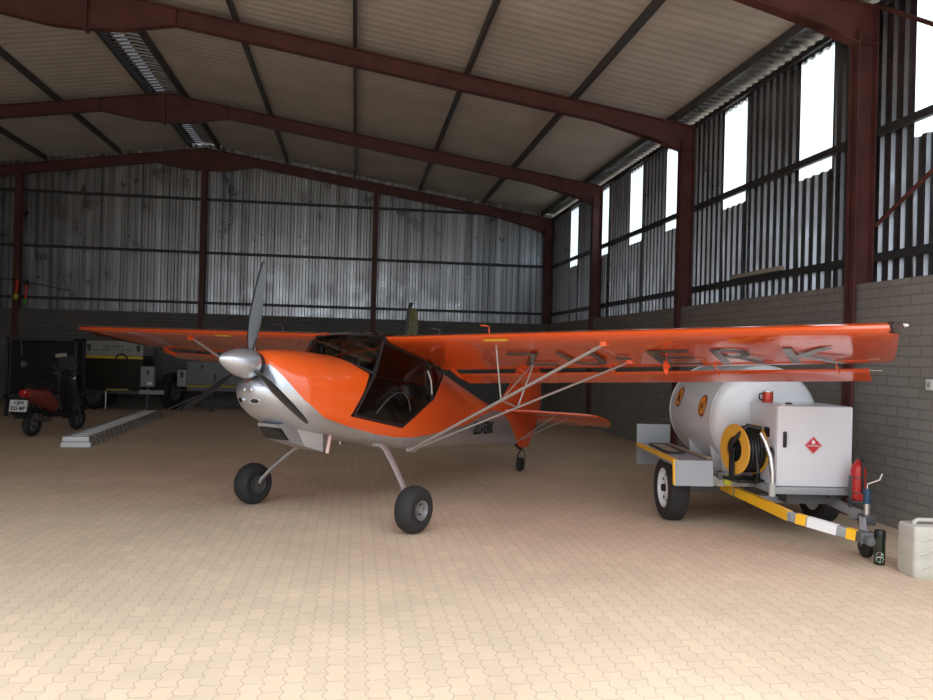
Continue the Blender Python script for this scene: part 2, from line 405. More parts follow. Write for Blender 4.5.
struct(B().tube([(XS - .11, 7.45, 5.32), (XS - .11, 3.45, 2.7)], .022).make('wall_brace', REDOX))
# front: unseen door leaf, its width set to darken the hangar's left side
b = B(); pts = corr_points(XL, XL + 5.4)
for (a, ha), (c, hc) in zip(pts[:-1], pts[1:]):
    b.add([(a, YF - .05 - ha * RIB, 0), (c, YF - .05 - hc * RIB, 0), (c, YF - .05 - hc * RIB, 4.9), (a, YF - .05 - ha * RIB, 4.9)], [(0, 1, 2, 3)])
struct(b.make('shading_door_leaf', SHEET_B), 'unseen sliding door leaf, widened to shade the left side')
b = B().add([(XL, YF - .02, 4.8), (XS, YF - .02, 4.8), (XS, YF - .02, roof_z(XS)), (XRIDGE, YF - .02, ZR), (XL, YF - .02, roof_z(XL))], [(0, 1, 2, 3, 4)])
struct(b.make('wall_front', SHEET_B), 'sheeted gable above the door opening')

# ================================================================== AIRCRAFT
AO = V((-.196, 7.528, 0)); AH = -2.283
air = thing('light_aircraft', 'orange and silver high-wing two-seat tailwheel aircraft parked in the middle of the hangar', 'aeroplane', AO, AH)
def interp(tab, a):
    tab = sorted(tab)
    if a <= tab[0][0]: return tab[0][1:]
    for p, q in zip(tab[:-1], tab[1:]):
        if a <= q[0]:
            t = (a - p[0]) / (q[0] - p[0]); return tuple(u + (w - u) * t for u, w in zip(p[1:], q[1:]))
    return tab[-1][1:]
#        a     zb    zt    w    zmid  eb  et
FUS = [(1.065, 1.20, 1.28, .06, 1.24, 2.0, 2.0), (1.05, 1.15, 1.30, .125, 1.23, 2.1, 2.0), (1.01, 1.10, 1.325, .19, 1.22, 2.2, 2.0), (.965, 1.05, 1.36, .235, 1.21, 2.3, 2.0), (.953, 1.04, 1.515, .245, 1.21, 2.3, 2.1), (.935, 1.02, 1.545, .26, 1.21, 2.3, 2.2),
       (.905, 1.00, 1.567, .285, 1.22, 2.3, 2.2), (.85, .965, 1.578, .32, 1.22, 2.4, 2.2), (.70, .90, 1.582, .385, 1.20, 2.6, 2.25), (.5, .845, 1.572, .432, 1.18, 2.8, 2.3),
       (.25, .79, 1.548, .465, 1.14, 3.2, 2.35), (.05, .745, 1.53, .48, 1.12, 3.6, 2.5), (-.25, .685, 1.60, .485, 1.10, 4, 3.5), (-.68, .60, 1.56, .485, 1.05, 4.5, 5),
       (-1.0, .575, 1.52, .46, 1.02, 4.5, 4.5), (-1.3, .552, 1.46, .415, 1.0, 4.2, 2.6), (-1.6, .53, 1.40, .365, .97, 4, 2.0), (-2.03, .50, 1.25, .295, .93, 3.8, 1.7),
       (-2.82, .44, .95, .165, .78, 3.5, 1.7), (-3.2, .41, .87, .10, .72, 3, 1.8), (-3.62, .375, .82, .035, .66, 2.5, 2)]
ZC = [(1.1, 1.6), (.955, 1.455), (.938, 1.41), (.90, 1.345), (.86, 1.284), (.76, 1.165), (.54, 1.0), (.24, .90), (-.1, .812), (-.41, .757), (-.74, .735), (-1.09, .744), (-1.9, .775), (-2.33, .855), (-2.7, .885), (-3.0, .86), (-3.2, .77), (-3.6, .40)]
def sup(u, p):
    zb, zt, w, zm, eb, et = p
    if u <= 1:
        t = u * PI / 2; return w * abs(math.sin(t)) ** (2 / eb), zm - (zm - zb) * abs(math.cos(t)) ** (2 / eb)
    t = (u - 1) * PI / 2; return w * abs(math.cos(t)) ** (2 / et), zm + (zt - zm) * abs(math.sin(t)) ** (2 / et)
NL, NU = 14, 22
def ring(a, off=0):
    p = interp(FUS, a); zc = interp(ZC, a)[0]
    lo, hi = .04, 1.97
    for _ in range(30):
        m = (lo + hi) / 2
        if sup(m, p)[1] < zc: lo = m
        else: hi = m
    uc = lo
    us = [uc * i / NL for i in range(NL + 1)] + [uc + (2 - uc) * i / NU for i in range(1, NU + 1)]
    half = [sup(u, p) for u in us]
    return [V((a, s, z)) for s, z in half] + [V((a, -s, z)) for s, z in half[-2:0:-1]]
def hull(name, a0, a1, step, mats):
    st = [f[0] for f in FUS if a1 < f[0] < a0]
    n = int((a0 - a1) / step); st += [a0 - (a0 - a1) * k / n for k in range(n + 1)]
    st = sorted(set(round(x, 4) for x in st), reverse=True)
    b = B(); rs = [ring(a) for a in st]; n = len(rs[0])
    b.loft(rs, caps=True)
    nq = (len(rs) - 1) * n
    for k in range(nq):
        i = k % n; b.m[k] = 1 if (i < NL or i >= n - NL) else 0
    b.m[nq] = b.m[nq + 1] = 1
    return b.make(name, mats, sharp=40)
def apply_mods(o):
    dg = bpy.context.evaluated_depsgraph_get(); me = bpy.data.meshes.new_from_object(o.evaluated_get(dg)); o.modifiers.clear(); o.data = me
def shell_cut(o, cutters, solid=True):
    if solid:
        m = o.modifiers.new('s', 'SOLIDIFY'); m.thickness = .014; m.offset = -1; m.material_offset = 2
    for c in cutters:
        m = o.modifiers.new('b', 'BOOLEAN'); m.operation = 'DIFFERENCE'; m.solver = 'EXACT'; m.object = c
    apply_mods(o); o.data.set_sharp_from_angle(angle=math.radians(40))
HM = [ORANGE, SILV, LINER, LINER]
cowl = hull('cowling', 1.065, .42, .05, HM)
fus = hull('fuselage', .42, -3.62, .06, HM)
cut = B().prism([(.30, -1, 1.612), (-.01, -1, 1.374), (.265, -1, 1.0), (-.465, -1, .845), (-.965, -1, 1.085), (-1.22, -1, 1.35), (-1.22, -1, 2.2), (.30, -1, 2.2)], (0, 2, 0)).make('cut', BLK)
shell_cut(fus, [cut]); bpy.data.objects.remove(cut)
fus.parent = air; cowl.parent = air
cowl['label'] = 'silver chin and orange top engine cowling'
# cowling details: inlets, dark mouth behind the spinner
def inlet(a, s, z, w, h, name, m, dv=.03):
    b = B(); n = 20; N_ = V((.93, .30 if s > 0 else -.3, -.15)).normalized(); e = V((0, 0, 1)).cross(N_).normalized(); g = N_.cross(e)
    rim = [V((a, s, z)) + e * w * math.cos(2 * PI * k / n) + g * h * math.sin(2 * PI * k / n) for k in range(n)]
    inn = [V((a, s, z)) + (q - V((a, s, z))) * .8 + N_ * .004 for q in rim]
    back = [q - N_ * .06 for q in inn]
    b.loft([[q - N_ * .03 for q in rim], [q + N_ * .004 for q in rim], inn], caps=False, mi=0); b.loft([inn, [q - N_ * .004 for q in inn]], caps=True, mi=1)
    return b.make(name, [SILV, BLK], air)
inlet(1.045, .085, 1.145, .05, .024, 'air_inlet', BLK)
inlet(1.045, -.085, 1.145, .05, .024, 'air_inlet', BLK)
for ss, zz in ((-.03, 1.235), (.05, 1.24)):
    B().lathe([(.0, .012), (.014, .01), (.022, .0), (.022, -.02)], (1.062, ss, zz), (1, .1, .1), 14).make('cowling_stud', ALU, air)
AX = V((math.cos(math.radians(9)), 0, math.sin(math.radians(9))))       # thrust line of the parked aircraft
HUB = V((1.05, 0, 1.452))
B().lathe([(.105, -.16), (.105, -.03), (.07, .0)], HUB, AX, 28).make('propeller_shaft_housing', BLK, air)
b = B(); sp = [(.118, -.035), (.125, -.01), (.125, .03), (.119, .08), (.107, .135), (.088, .19), (.064, .24), (.038, .28), (.016, .303), (.0, .31)]
b.lathe(sp, HUB, AX, 36); spn = b.make('spinner', SILV, air); spn['label'] = 'pointed silver spinner'
upv = V((-AX.z, 0, AX.x)); rt = V((0, 1, 0))
def blade(deg):
    t = math.radians(deg); d = rt * math.cos(t) + upv * math.sin(t); c = d.cross(AX)       # chordwise in disc plane
    rings = []; R = .885
    st = [(.06, .022, .022, 50), (.13, .024, .020, 46), (.17, .034, .015, 42), (.24, .046, .012, 37), (.36, .056, .010, 32), (.5, .052, .008, 28), (.66, .042, .006, 24), (.8, .030, .004, 21), (.87, .020, .003, 20), (R, .008, .002, 20)]
    for r, ch, th, tw in st:
        w = math.radians(tw); ce = c * math.cos(w) - AX * math.sin(w); ne = AX * math.cos(w) + c * math.sin(w)
        rings.append([HUB + d * r + ce * (ch * math.cos(2 * PI * k / 14)) + ne * (th * math.sin(2 * PI * k / 14)) for k in range(14)])
    return B().loft(rings).make('propeller_blade', BLKG, air, sharp=60)
for dg_ in (90, 210, 330): blade(dg_)

# radiator scoop and exhaust below the cowling
b = B(); SC = [(.85, .94), (.84, .91), (.745, .795), (.36, .672), (.24, .70), (.18, .83), (.55, .95)]
b.loft([[V((a, s_, z)) for a, z in SC] for s_ in (-.09, .15)], caps=True)
b.add([(.62, .15, .90), (.36, .215, .84), (.34, .205, .665), (.52, .15, .73)], [(0, 1, 2, 3)]); b.add([(.36, .215, .84), (.20, .18, .83), (.25, .16, .70), (.34, .205, .665)], [(0, 1, 2, 3)])
b.make('belly_scoop', SILV, air, sharp=25)
B().prism([(.843, -.08, .908), (.843, .145, .908), (.752, .145, .802), (.752, -.08, .802)], (.004, 0, -.004)).add([(.843, .1515, .908), (.80, .1515, .905), (.70, .1515, .79), (.752, .1515, .802)], [(0, 1, 2, 3)]).make('scoop_opening', BLK, air)
B().tube([(.25, .22, .90), (.26, .222, .84), (.31, .23, .65)], .026, 14).make('exhaust_pipe', BRONZE, air)

# cabin: tinted panels, frame, doors
def offs(s, d=.004): return s + d
WSB = [(-.015, .478, 1.372), (.03, .44, 1.405), (.075, .36, 1.445), (.125, .24, 1.485), (.16, .12, 1.508), (.172, 0, 1.516)]
WSB = WSB + [(a, -s, z) for a, s, z in WSB[-2::-1]]
WST = [(-.215, .43, 1.70), (-.212, .40, 1.712), (-.21, .32, 1.722), (-.208, .21, 1.727), (-.206, .1, 1.73), (-.205, 0, 1.73)]
WST = WST + [(a, -s, z) for a, s, z in WST[-2::-1]]
b = B(); rows = []
for k in range(7):
    t = k / 6; rows.append([V(p).lerp(V(q), t) + V((.02, 0, .02)) * math.sin(PI * t) for p, q in zip(WSB, WST)])
b.loft(rows, caps=False, closed=False); ws = b.make('windscreen', GLASS, air)
B().tube([V(p) + V((0, 0, .004)) for p in WSB], .010, 8).make('windscreen_seal', BLK, ws)
# roof panel between the wings
b = B(); b.loft([[V((a, s, z - .18 * (s / .42) ** 4 * .12)) for s in [i * .42 / 5 for i in range(-5, 6)]] for a, z in ((-.205, 1.735), (-.35, 1.765), (-.6, 1.74), (-.9, 1.66), (-1.2, 1.545), (-1.33, 1.47))], caps=False, closed=False)
b.make('skylight', GLASS, air)
for sd in (1, -1):
    dr = bpy.data.objects.new('door', None); C.objects.link(dr); dr.parent = air; dr.empty_display_size = .1
    q = [(-.17, .455, 1.67), (-.025, .484, 1.372), (.24, .484, 1.012), (-.46, .488, .865), (-.94, .476, 1.095), (-.86, .462, 1.49)]
    q = [V((a, s * sd, z)) for a, s, z in q]
    fr = B().tube(q + [q[0]], .015, 8); fr.tube([q[1] + V((.01, 0, -.02)), V((-.45, .493 * sd, 1.30)), V((-.9, .478 * sd, 1.22))], .009, 6)
    fr.make('door_frame', BLK, dr)
    # pane with a blister bulge low down
    ctr = V((-.36, .49 * sd, 1.22)); b = B(); n = 6; rr = []
    poly = []
    for i in range(6):
        for k in range(n): poly.append(q[i].lerp(q[(i + 1) % 6], k / n))
    for lv in range(6):
        t = lv / 5; rr.append([p.lerp(ctr, t) + V((0, sd * (.004 + .05 * math.sin(min(1, t * 1.4) * PI / 2)), 0)) for p in poly])
    b.loft(rr, caps=True); b.make('door_pane', GLASS, dr, sharp=60)
    B().tube([V((-.86, .484 * sd, 1.40)), V((-.90, .500 * sd, 1.30)), V((-.925, .498 * sd, 1.16))], .010, 8).make('door_strut', ALU, dr)
    if sd > 0:
        B().tube([V((.10 - .62 * math.sin(t), .53 * sd + .01, .90 + .30 * math.sin(t * 2) ** .8)) for t in [i * PI / 2 / 10 for i in range(1, 10)]], .0045, 6).make('door_arc_and_handle', GREYD, dr)  # thin grey tube following a faint arc across the pane
    w = [V((a, s * sd, z)) for a, s, z in ((-.90, .47, 1.47), (-.975, .476, 1.10), (-1.21, .43, 1.345), (-1.14, .42, 1.44))]
    qf = B().add(w, [(0, 1, 2, 3)]).make('quarter_window', GLASS, air)
    B().tube(w + [w[0]], .012, 6).make('window_frame', BLK, qf)
    # cabin tubes
    B().tube([V((-.01, .465 * sd, 1.372)), V((-.215, .432 * sd, 1.695))], .016, 8).make('cabin_pillar', BLK, air)
    B().tube([V((-.89, .44 * sd, 1.08)), V((-.87, .44 * sd, 1.56))], .016, 8).make('cabin_pillar', ALU, air)
    B().tube([V((-.215, .43 * sd, 1.70)), V((-.8, .43 * sd, 1.62)), V((-1.22, .415 * sd, 1.47))], .02, 8).make('cabin_roof_tube', BLK, air)
B().tube([(-.215, -.43, 1.712), (-.215, .43, 1.712)], .016, 8).make('cabin_roof_tube', BLK, air)
B().tube([(-.60, -.43, 1.66), (-.1, 0, 1.55), (.1, .18, 1.42)], .012, 8).make('cabin_brace_tube', ORANGE, air)
B().tube([(-.60, .43, 1.66), (-.1, 0, 1.55), (.1, -.18, 1.42)], .012, 8).make('cabin_brace_tube', ORANGE, air)
# interior
ip = B().loft([[V((a, s, z)) for s, z in ((-.40, 1.12), (.40, 1.12), (.42, 1.34), (.30, 1.44), (0, 1.48), (-.30, 1.44), (-.42, 1.34))] for a in (.09, .0)]).make('instrument_panel', BLK, air, bevel=.006)
for i, (s, z, r) in enumerate(((-.28, 1.33, .04), (-.16, 1.37, .04), (-.04, 1.38, .04), (.08, 1.37, .04), (.2, 1.35, .04), (.31, 1.3, .035))):
    g = B().torus((-.005, s, z), (1, 0, 0), r, .005, 20, 6); g.lathe([(r, 0), (r, .004)], (-.008, s, z), (1, 0, 0), 20, mi=1)
    g.make('gauge', [ALU, mat('gauge_face', (.05, .05, .05), .3)], ip)
SEATM = mat('charcoal_seat_fabric', (.035, .034, .036), .9)
for s0 in (-.22, .22):
    st = bpy.data.objects.new('seat', None); C.objects.link(st); st.parent = air; st.empty_display_size = .1
    B().box(-.78, -.34, s0 - .19, s0 + .19, .86, .96).make('seat_cushion', SEATM, st, bevel=.03)
    B().prism([(-.76, s0 - .18, .94), (-.66, s0 - .18, .94), (-.82, s0 - .18, 1.42), (-.91, s0 - .18, 1.42)], (0, .36, 0)).make('backrest', SEATM, st, bevel=.03)
    b = B().box(-.70, -.40, s0 - .15, s0 - .10, .72, .86); b.box(-.70, -.40, s0 + .10, s0 + .15, .72, .86); b.make('seat_base', BLK, st)
B().tube([(-.12, 0, .72), (-.16, 0, 1.0), (-.20, 0, 1.16)], [.012, .012, .022], 8).make('control_stick', BLK, air)
B().prism([(-1.1, -.37, 1.0), (-1.02, -.37, 1.0), (-1.1, -.35, 1.42), (-1.17, -.35, 1.42)], (0, .72, 0)).make('cabin_bulkhead', mat('orange_brown_trim', (.25, .06, .02), .7), air)

# wings
def foil(ch, th, n=14):
    up = []; lo = []
    for i in range(n + 1):
        x = .5 * (1 - math.cos(PI * i / n)); yt = 5 * th * (.2969 * x ** .5 - .126 * x - .3516 * x * x + .2843 * x ** 3 - .1036 * x ** 4)
        cam = .14 * x * (1 - x) * .9 * (1.3 - x)
        up.append((x * ch, (yt + cam) * ch)); lo.append((x * ch, (-yt * .72 + cam * .75) * ch))
    return up + lo[-2:0:-1]
def wing_pt(sd, s, x, z):     # x distance aft of the leading edge, z above the chord line
    t = (abs(s) - .41) / 4.24
    if sd > 0: zl = 1.700 + t * .128; drop = .30 - .075 * t
    else: zl = 1.722 + t * .050; drop = .30 - .075 * t
    k = drop / 1.06
    return V((-.235 - x + z * .2, s * sd, zl - k * x + z))
CH = 1.06
for sd in (1, -1):
    wg = bpy.data.objects.new('wing', None); C.objects.link(wg); wg.parent = air; wg.empty_display_size = .1
    F0 = foil(CH, .125); b = B(); rings = []
    ss = [.41 + .2826 * k for k in range(16)]
    for s in ss:
        if s > 4.64: s = 4.645
        rings.append([wing_pt(sd, s, x, z) for x, z in F0])
    # tip: corner of the leading edge cut back, tip bow
    for s, f0, kk in ((4.68, .35, .72), (4.70, .5, .4)):
        rings.append([wing_pt(sd, s, x * .97 + .02, z * kk + .01) for x, z in F0])
    for r_ in rings[-3:]:
        for i_, q_ in enumerate(r_): q_.y -= sd * .10 * max(0, (-.235 - q_.x) / CH)
    b.loft(rings, caps=True); sk = b.make('wing_panel', WINGO, wg, sharp=35)
    # black grommet on the leading edge corner
    cn = V((.66, .75 * sd, -.05)).normalized(); cpt = wing_pt(sd, 4.678, .030, .012)
    B().lathe([(.044, -.05), (.048, .012), (.042, .020), (.034, .018), (.006, .018)], cpt, cn, 6, caps=True).make('spar_end_plug', [mat('dark_plug', (.05, .03, .025), .6)], wg)
    p0 = wing_pt(sd, 4.70, .09, .04); nl = B().lathe([(.0, .045), (.009, .04), (.012, .025), (.010, .0), (.008, -.04)], p0, (.1, sd, 0), 12)
    nl.make('tip_light', mat('clear_lamp_white', (.7, .7, .7), .2, coat=1), wg)
    # yellow stripe on the leading edge
    a, c = (1.50, 1.74) if sd > 0 else (1.78, 2.02)
    rr = [[wing_pt(sd, s, x, z) + V((.003, 0, -.001)) for x, z in (F0[-2], F0[-1])] for s in (a, c)]
    B().loft([[q + V((.0015, 0, 0)) for q in r] for r in rr], caps=False, closed=False).make('leading_edge_stripe', mat('yellow_stripe', (.9, .6, .05), .4), wg)
    # flaperon hung below and behind the trailing edge
    FL = foil(.30, .12, 8); b = B()
    def fp(s, x, z):
        base = wing_pt(sd, s, CH, 0); t = (s - .5) / 3.9
        return V((base.x - .045 - x + z * .2, base.y, base.z - .028 - (.02 if sd > 0 else .02) - x * .33 + z))
    b.loft([[fp(s, x, z) for x, z in FL] for s in (.50, 1.5, 2.5, 3.5, 4.42)], caps=True); fl = b.make('flaperon', WINGO, wg, sharp=35)
    for s in (.55, 1.35, 2.3, 3.25, 4.2):
        B().bar(wing_pt(sd, s, CH - .1, -.02), fp(s, .05, -.01), .006, .035).make('hinge_bracket', ORANGE, fl)
    B().tube([fp(4.42, .02, 0), fp(4.42, .02, 0) + V((0, .09 * sd, 0))], .004, 6).make('flaperon_tip_rod', ALU, fl)
    # lift struts and jury struts
    FS = wing_pt(sd, 2.58, .16, -.03); RS = wing_pt(sd, 2.56, .80, -.015); BP = V((-.66, .45 * sd, .612))
    s1 = B().tube([BP + V((.02, 0, 0)), FS], .026, 12, sq=.5).make('lift_strut', STRUTM, wg)
    s2 = B().tube([BP + V((-.03, 0, 0)), RS], .022, 12, sq=.5).make('lift_strut', STRUTM, wg)
    B().bar(BP + V((.06, -.02 * sd, .01)), BP + V((-.07, .01 * sd, .0)), .02, .05).make('strut_fitting', ALU, wg)
    for P, st_ in ((FS, s1), (RS, s2)):
        B().box(P.x - .03, P.x + .05, P.y - .03, P.y + .03, P.z - .02, P.z + .03).make('strut_bracket', ORANGE, st_, bevel=.005)
    J1 = (BP + V((.02, 0, 0))).lerp(FS, .515); J2 = (BP + V((-.03, 0, 0))).lerp(RS, .51)
    B().tube([J1, wing_pt(sd, 1.55, .16, -.03)], .0075, 8).make('jury_strut', STRUTM, wg)
    B().tube([J2, wing_pt(sd, 1.60, .80, -.01)], .0075, 8).make('jury_strut', STRUTM, wg)
    B().tube([J1, J2], .006, 8).make('jury_strut', STRUTM, wg)
    B().tube([J1, wing_pt(sd, 1.60, .80, -.01)], .0055, 8).make('jury_strut', STRUTM, wg)
    # fuel vent tube over the root
    v0 = wing_pt(sd, 1.45 if sd > 0 else 1.15, .22, .08)
    B().tube([v0, v0 + V((0, 0, .07)), v0 + V((.03, .0, .085)), v0 + V((.10, -.03, .085))], .006, 6).make('fuel_vent', ORANGE if sd > 0 else STEEL, wg)
    for s, dd in ((.50, .28), (.86, .30)):
        if sd > 0:
            v0 = wing_pt(sd, s, dd, .125); B().tube([v0, v0 + V((0, 0, .05)), v0 + V((0, .10 if s < .6 else -.10, .055))], .006, 6).make('fuel_vent', STEEL, wg)
    if sd > 0:
        # registration on the underside: Z U - E R K
        X_ = V((0, 1, .031)); Y_ = V((1, 0, .245))
        for chh, s0, s1_ in (('Z', 1.50, 1.86), ('U', 2.02, 2.38), ('-', 2.50, 2.64), ('E', 2.84, 3.20), ('R', 3.36, 3.74), ('K', 3.90, 4.30)):
            c_ = wing_pt(1, (s0 + s1_) / 2, .60, -.041)
            text_mesh('registration_lettering', chh, .5, REGM, wg, frame(c_, X_, Y_), .0 if chh != '-' else 0, .0015, fitw=s1_ - s0, fith=.46 if chh != '-' else .07)
        for q_ in (2.12, 3.45): pass
    if sd < 0:
        pass
# pitot on the left wing with its ribbon is further below

# tail
def slab(name, poly, th, parent, m=WINGO, axis=1, bevel=.008):
    d = V((0, 0, 0)); d[axis] = th; b = B().prism([V(q) - d / 2 for q in poly], d)
    return b.make(name, m, parent, bevel=bevel, sharp=50)
TF = mat('orange_tail_fabric', (.72, .085, .012), .25, coat=.6)
slab('tail_fin', [(-2.93, 0, .88), (-3.2, 0, 1.0), (-3.42, 0, 1.17), (-3.60, 0, 1.38), (-3.70, 0, 1.50), (-3.76, 0, 1.50), (-3.66, 0, .70)], .03, air, TF)
slab('rudder', [(-3.775, 0, 1.51), (-3.95, 0, 1.54), (-4.15, 0, 1.48), (-4.26, 0, 1.36), (-4.29, 0, 1.1), (-4.28, 0, .80), (-4.13, 0, .55), (-3.93, 0, .31), (-3.66, 0, .335), (-3.64, 0, .5), (-3.675, 0, .75)], .035, air, TF)
for sd in (1, -1):
    stz = slab('tailplane', [(-3.14, .09 * sd, .865), (-3.30, .45 * sd, .862), (-3.50, 1.08 * sd, .845), (-3.58, 1.17 * sd, .83), (-3.78, 1.19 * sd, .785), (-3.72, .05 * sd, .765)], .028, air, TF, 2)
    slab('elevator', [(-3.795, 1.19 * sd, .78), (-3.95, 1.20 * sd, .745), (-4.12, 1.14 * sd, .66), (-4.12, .5 * sd, .655), (-4.05, .12 * sd, .66), (-3.735, .06 * sd, .76)], .026, air, TF, 2)
    B().tube([(-3.60, .03 * sd, .42), (-3.42, .70 * sd, .835)], .005, 6).make('tail_brace', STRUTM, air)
    B().tube([(-3.60, .03 * sd, .42), (-3.74, .72 * sd, .775)], .005, 6).make('tail_brace', STRUTM, air)
b = B().tube([(-3.58, 0, .40), (-3.68, 0, .33), (-3.79, 0, .30)], [.022, .02, .02], 8); b.tube([(-3.79, 0, .31), (-3.79, .055, .22), (-3.76, .055, .09)], .010, 6); b.tube([(-3.79, 0, .31), (-3.79, -.055, .22), (-3.76, -.055, .09)], .010, 6); b.tube([(-3.76, -.06, .095), (-3.76, .06, .095)], .009, 8)
tg = b.make('tailwheel_fork', BLK, air)
B().lathe([(.045, -.028), (.075, -.030), (.090, -.018), (.095, 0), (.090, .018), (.075, .030), (.045, .028)], (-3.76, 0, .095), (0, 1, 0), 24).make('tailwheel', RUB, tg)
fr_ = frame((-2.42, .268, .70), (-1, -.155, .03), (0, .06, 1))
text_mesh('registration_lettering', 'ZU-ERK', .2, BLK, air, frame((-2.40, .238, .70), (-1, -.16, -.06), (-.06, .04, 1)), .003, .002, fitw=.62, fith=.15)

# main gear
for sd in (1, -1):
    P = [(-.19, .36 * sd, .70), (-.19, .46 * sd, .695), (-.18, .52 * sd, .66), (-.12, .66 * sd, .54), (-.04, .84 * sd, .37), (.02, .905 * sd, .27), (.04, .93 * sd, .215)]
    lg = B().tube(P, [.030, .034, .036, .034, .030, .028, .026], 12, sq=.55).make('gear_leg', mat('gear_leg_metal', (.50, .50, .52), .3, metal=.6), air)
    wh = bpy.data.objects.new('main_wheel', None); C.objects.link(wh); wh.parent = air; wh.empty_display_size = .1; wh.location = (.04, 1.015 * sd, .208)
    B().lathe([(.085, -.08), (.125, -.092), (.165, -.090), (.190, -.070), (.205, -.033), (.208, 0), (.205, .033), (.190, .070), (.165, .090), (.125, .092), (.085, .08)], (0, 0, 0), (0, 1, 0), 40, caps=False).make('tyre', RUB, wh)
    r = B().lathe([(.088, .090), (.080, .088), (.070, .05), (.03, .045), (.028, .075), (.0, .078)], (0, 0, 0), (0, sd, 0), 28, caps=False)
    r.lathe([(.088, -.088), (.075, -.07), (.03, -.06), (.0, -.06)], (0, 0, 0), (0, sd, 0), 28, caps=False); r.lathe([(.088, .088), (.088, -.088)], (0, 0, 0), (0, sd, 0), 28, caps=False)
    rim = r.make('wheel_rim', mat('cast_rim', (.42, .42, .44), .4, metal=.7), wh)
    for k in range(6):
        a = k * PI / 3; B().lathe([(.011, .0), (.011, .004)], (.05 * math.cos(a), .052 * sd, .05 * math.sin(a)), (0, sd, 0), 10).make('rim_hole', BLK, rim)
    b = B().lathe([(.07, 0), (.07, .012)], (0, -.10 * sd, 0), (0, sd, 0), 24); b.box(-.05, -.01, min(-.12 * sd, -.09 * sd), max(-.12 * sd, -.09 * sd), .02, .07)
    b.tube([(0, -.10 * sd, 0), (0, -.04 * sd, 0)], .022, 10); b.make('brake_disc', STEEL, wh)

# pitot ribbon
pt = wing_pt(1, 2.98, .50, -.05)
wfm = air.matrix_world if False else Matrix.Translation(AO) @ Matrix.Rotation(AH, 4, 'Z')
rib = thing('warning_ribbon', 'small bright orange warning ribbon hanging from the wing under the registration', 'ribbon', wfm @ pt, AH)
b = B(); 
def strip(pts2, w0, tw):
    rows = []
    for i, (x, z) in enumerate(pts2):
        w = w0[i]; a = tw * i; rows.append([V((w * math.cos(a) + x, w * math.sin(a), z)), V((-w * math.cos(a) + x, -w * math.sin(a), z + .005))])
    return rows
b.loft([[q, r_, r_ + V((.002, .002, 0)), q + V((.002, .002, 0))] for q, r_ in strip([(0, 0), (.0, -.03), (.012, -.055), (-.012, -.085), (.004, -.115), (.0, -.15)], [.006, .02, .048, .040, .022, .006], .35)], caps=True)
b.make('ribbon_cloth', FABO, rib); B().tube([(0, 0, .0), (0, 0, .03)], .003, 6).make('ribbon_cord', FABO, rib)

# ================================================================== FUEL TRAILER
TA = V((3.95, 7.37, 0)); TH = math.atan2(-.994, -.105)
tr = thing('fuel_trailer', 'white fuel trailer with round tank, cabinet and yellow hose reel beside the right wall', 'trailer', TA, TH)
def wheel(name, parent, loc, R, w, rimR, rimm, ax_sd, style='mod'):
    wh = bpy.data.objects.new(name, None); C.objects.link(wh); wh.parent = parent; wh.location = loc; wh.empty_display_size = .1
    h = w / 2
    B().lathe([(rimR, -h * .8), (rimR + .03, -h), (R - .04, -h), (R - .008, -h * .8), (R, -h * .4), (R, h * .4), (R - .008, h * .8), (R - .04, h), (rimR + .03, h), (rimR, h * .8)], (0, 0, 0), (0, 1, 0), 40, caps=False).make('tyre', RUB, wh)
    r = B().lathe([(rimR + .006, h * .82), (rimR - .012, h * .86), (rimR - .022, h * .5), (rimR - .045, h * .35), (.075, h * .55), (.04, h * .6), (.034, h * .8), (0, h * .82)], (0, 0, 0), (0, ax_sd, 0), 36, caps=False)
    r.lathe([(rimR, h * .8), (rimR, -h * .8), (0, -h * .5)], (0, 0, 0), (0, ax_sd, 0), 36, caps=False)
    rim = r.make('wheel_rim', rimm, wh)
    return wh, rim
whw = mat('white_rim_paint', (.78, .79, .82), .35)
for sd in (-1, 1):
    wh, rim = wheel('trailer_wheel', tr, (.1, -.81 if sd < 0 else .68, .31), .31, .2, .19, whw, sd)
    for k in range(8):
        a = k * PI / 4 + .2; B().lathe([(.016, 0), (.016, .008)], (.128 * math.cos(a), .048 * sd, .128 * math.sin(a)), (0, sd, 0), 10).make('rim_slot', GREYD, rim)
    B().lathe([(.04, 0), (.036, .035), (.0, .04)], (0, .06 * sd, 0), (0, sd, 0), 14).make('hub_cap', BLK, rim)
    y0, y1 = (-.95, -.585) if sd < 0 else (.54, .81); xf = .60 if sd < 0 else .40
    b = B(); th_ = .012
    b.box(-.72, xf, y0, y1, .638, .65); b.prism([(xf, y0, .65), (xf, y0, .638), (xf + .035, y0, .42), (xf + .047, y0, .42), (xf + .012, y0, .65)], (0, y1 - y0, 0))
    b.box(-.745, -.73, y0, y1, .42, .86); b.box(-.72, xf, y0 if sd < 0 else y1 - .012, y0 + .012 if sd < 0 else y1, .60, .65)
    mg = b.make('mudguard', GREY, tr)
    yo = y0 - .004 if sd < 0 else y1 + .004
    ya, yb = min(yo, yo + .012 * -sd * 1), max(yo, yo - .012 * sd)
    b = B().box(-.72, xf + .012, ya, yb, .625, .658); b.bar((xf + .017, yo, .655), (xf + .05, yo, .43), .014, .035, (1, 0, 0))
    b.box(-.72, xf, min(yo, yo - .05 * sd), max(yo, yo - .05 * sd), .650, .654)
    b.make('reflective_strip', YEL, mg)
b = B().box(-.95, .5, -.5, .5, .40, .46); b.box(-.95, .42, -.46, -.38, .46, .52); b.box(-.95, .42, .38, .46, .46, .52); b.box(.34, .42, -.46, .46, .44, .52); b.make('tank_cradle', mat('white_frame_paint', (.62, .62, .66), .45), tr)
b = B().box(.06, .14, -.75, .60, .27, .34); b.make('axle', STEEL, tr)
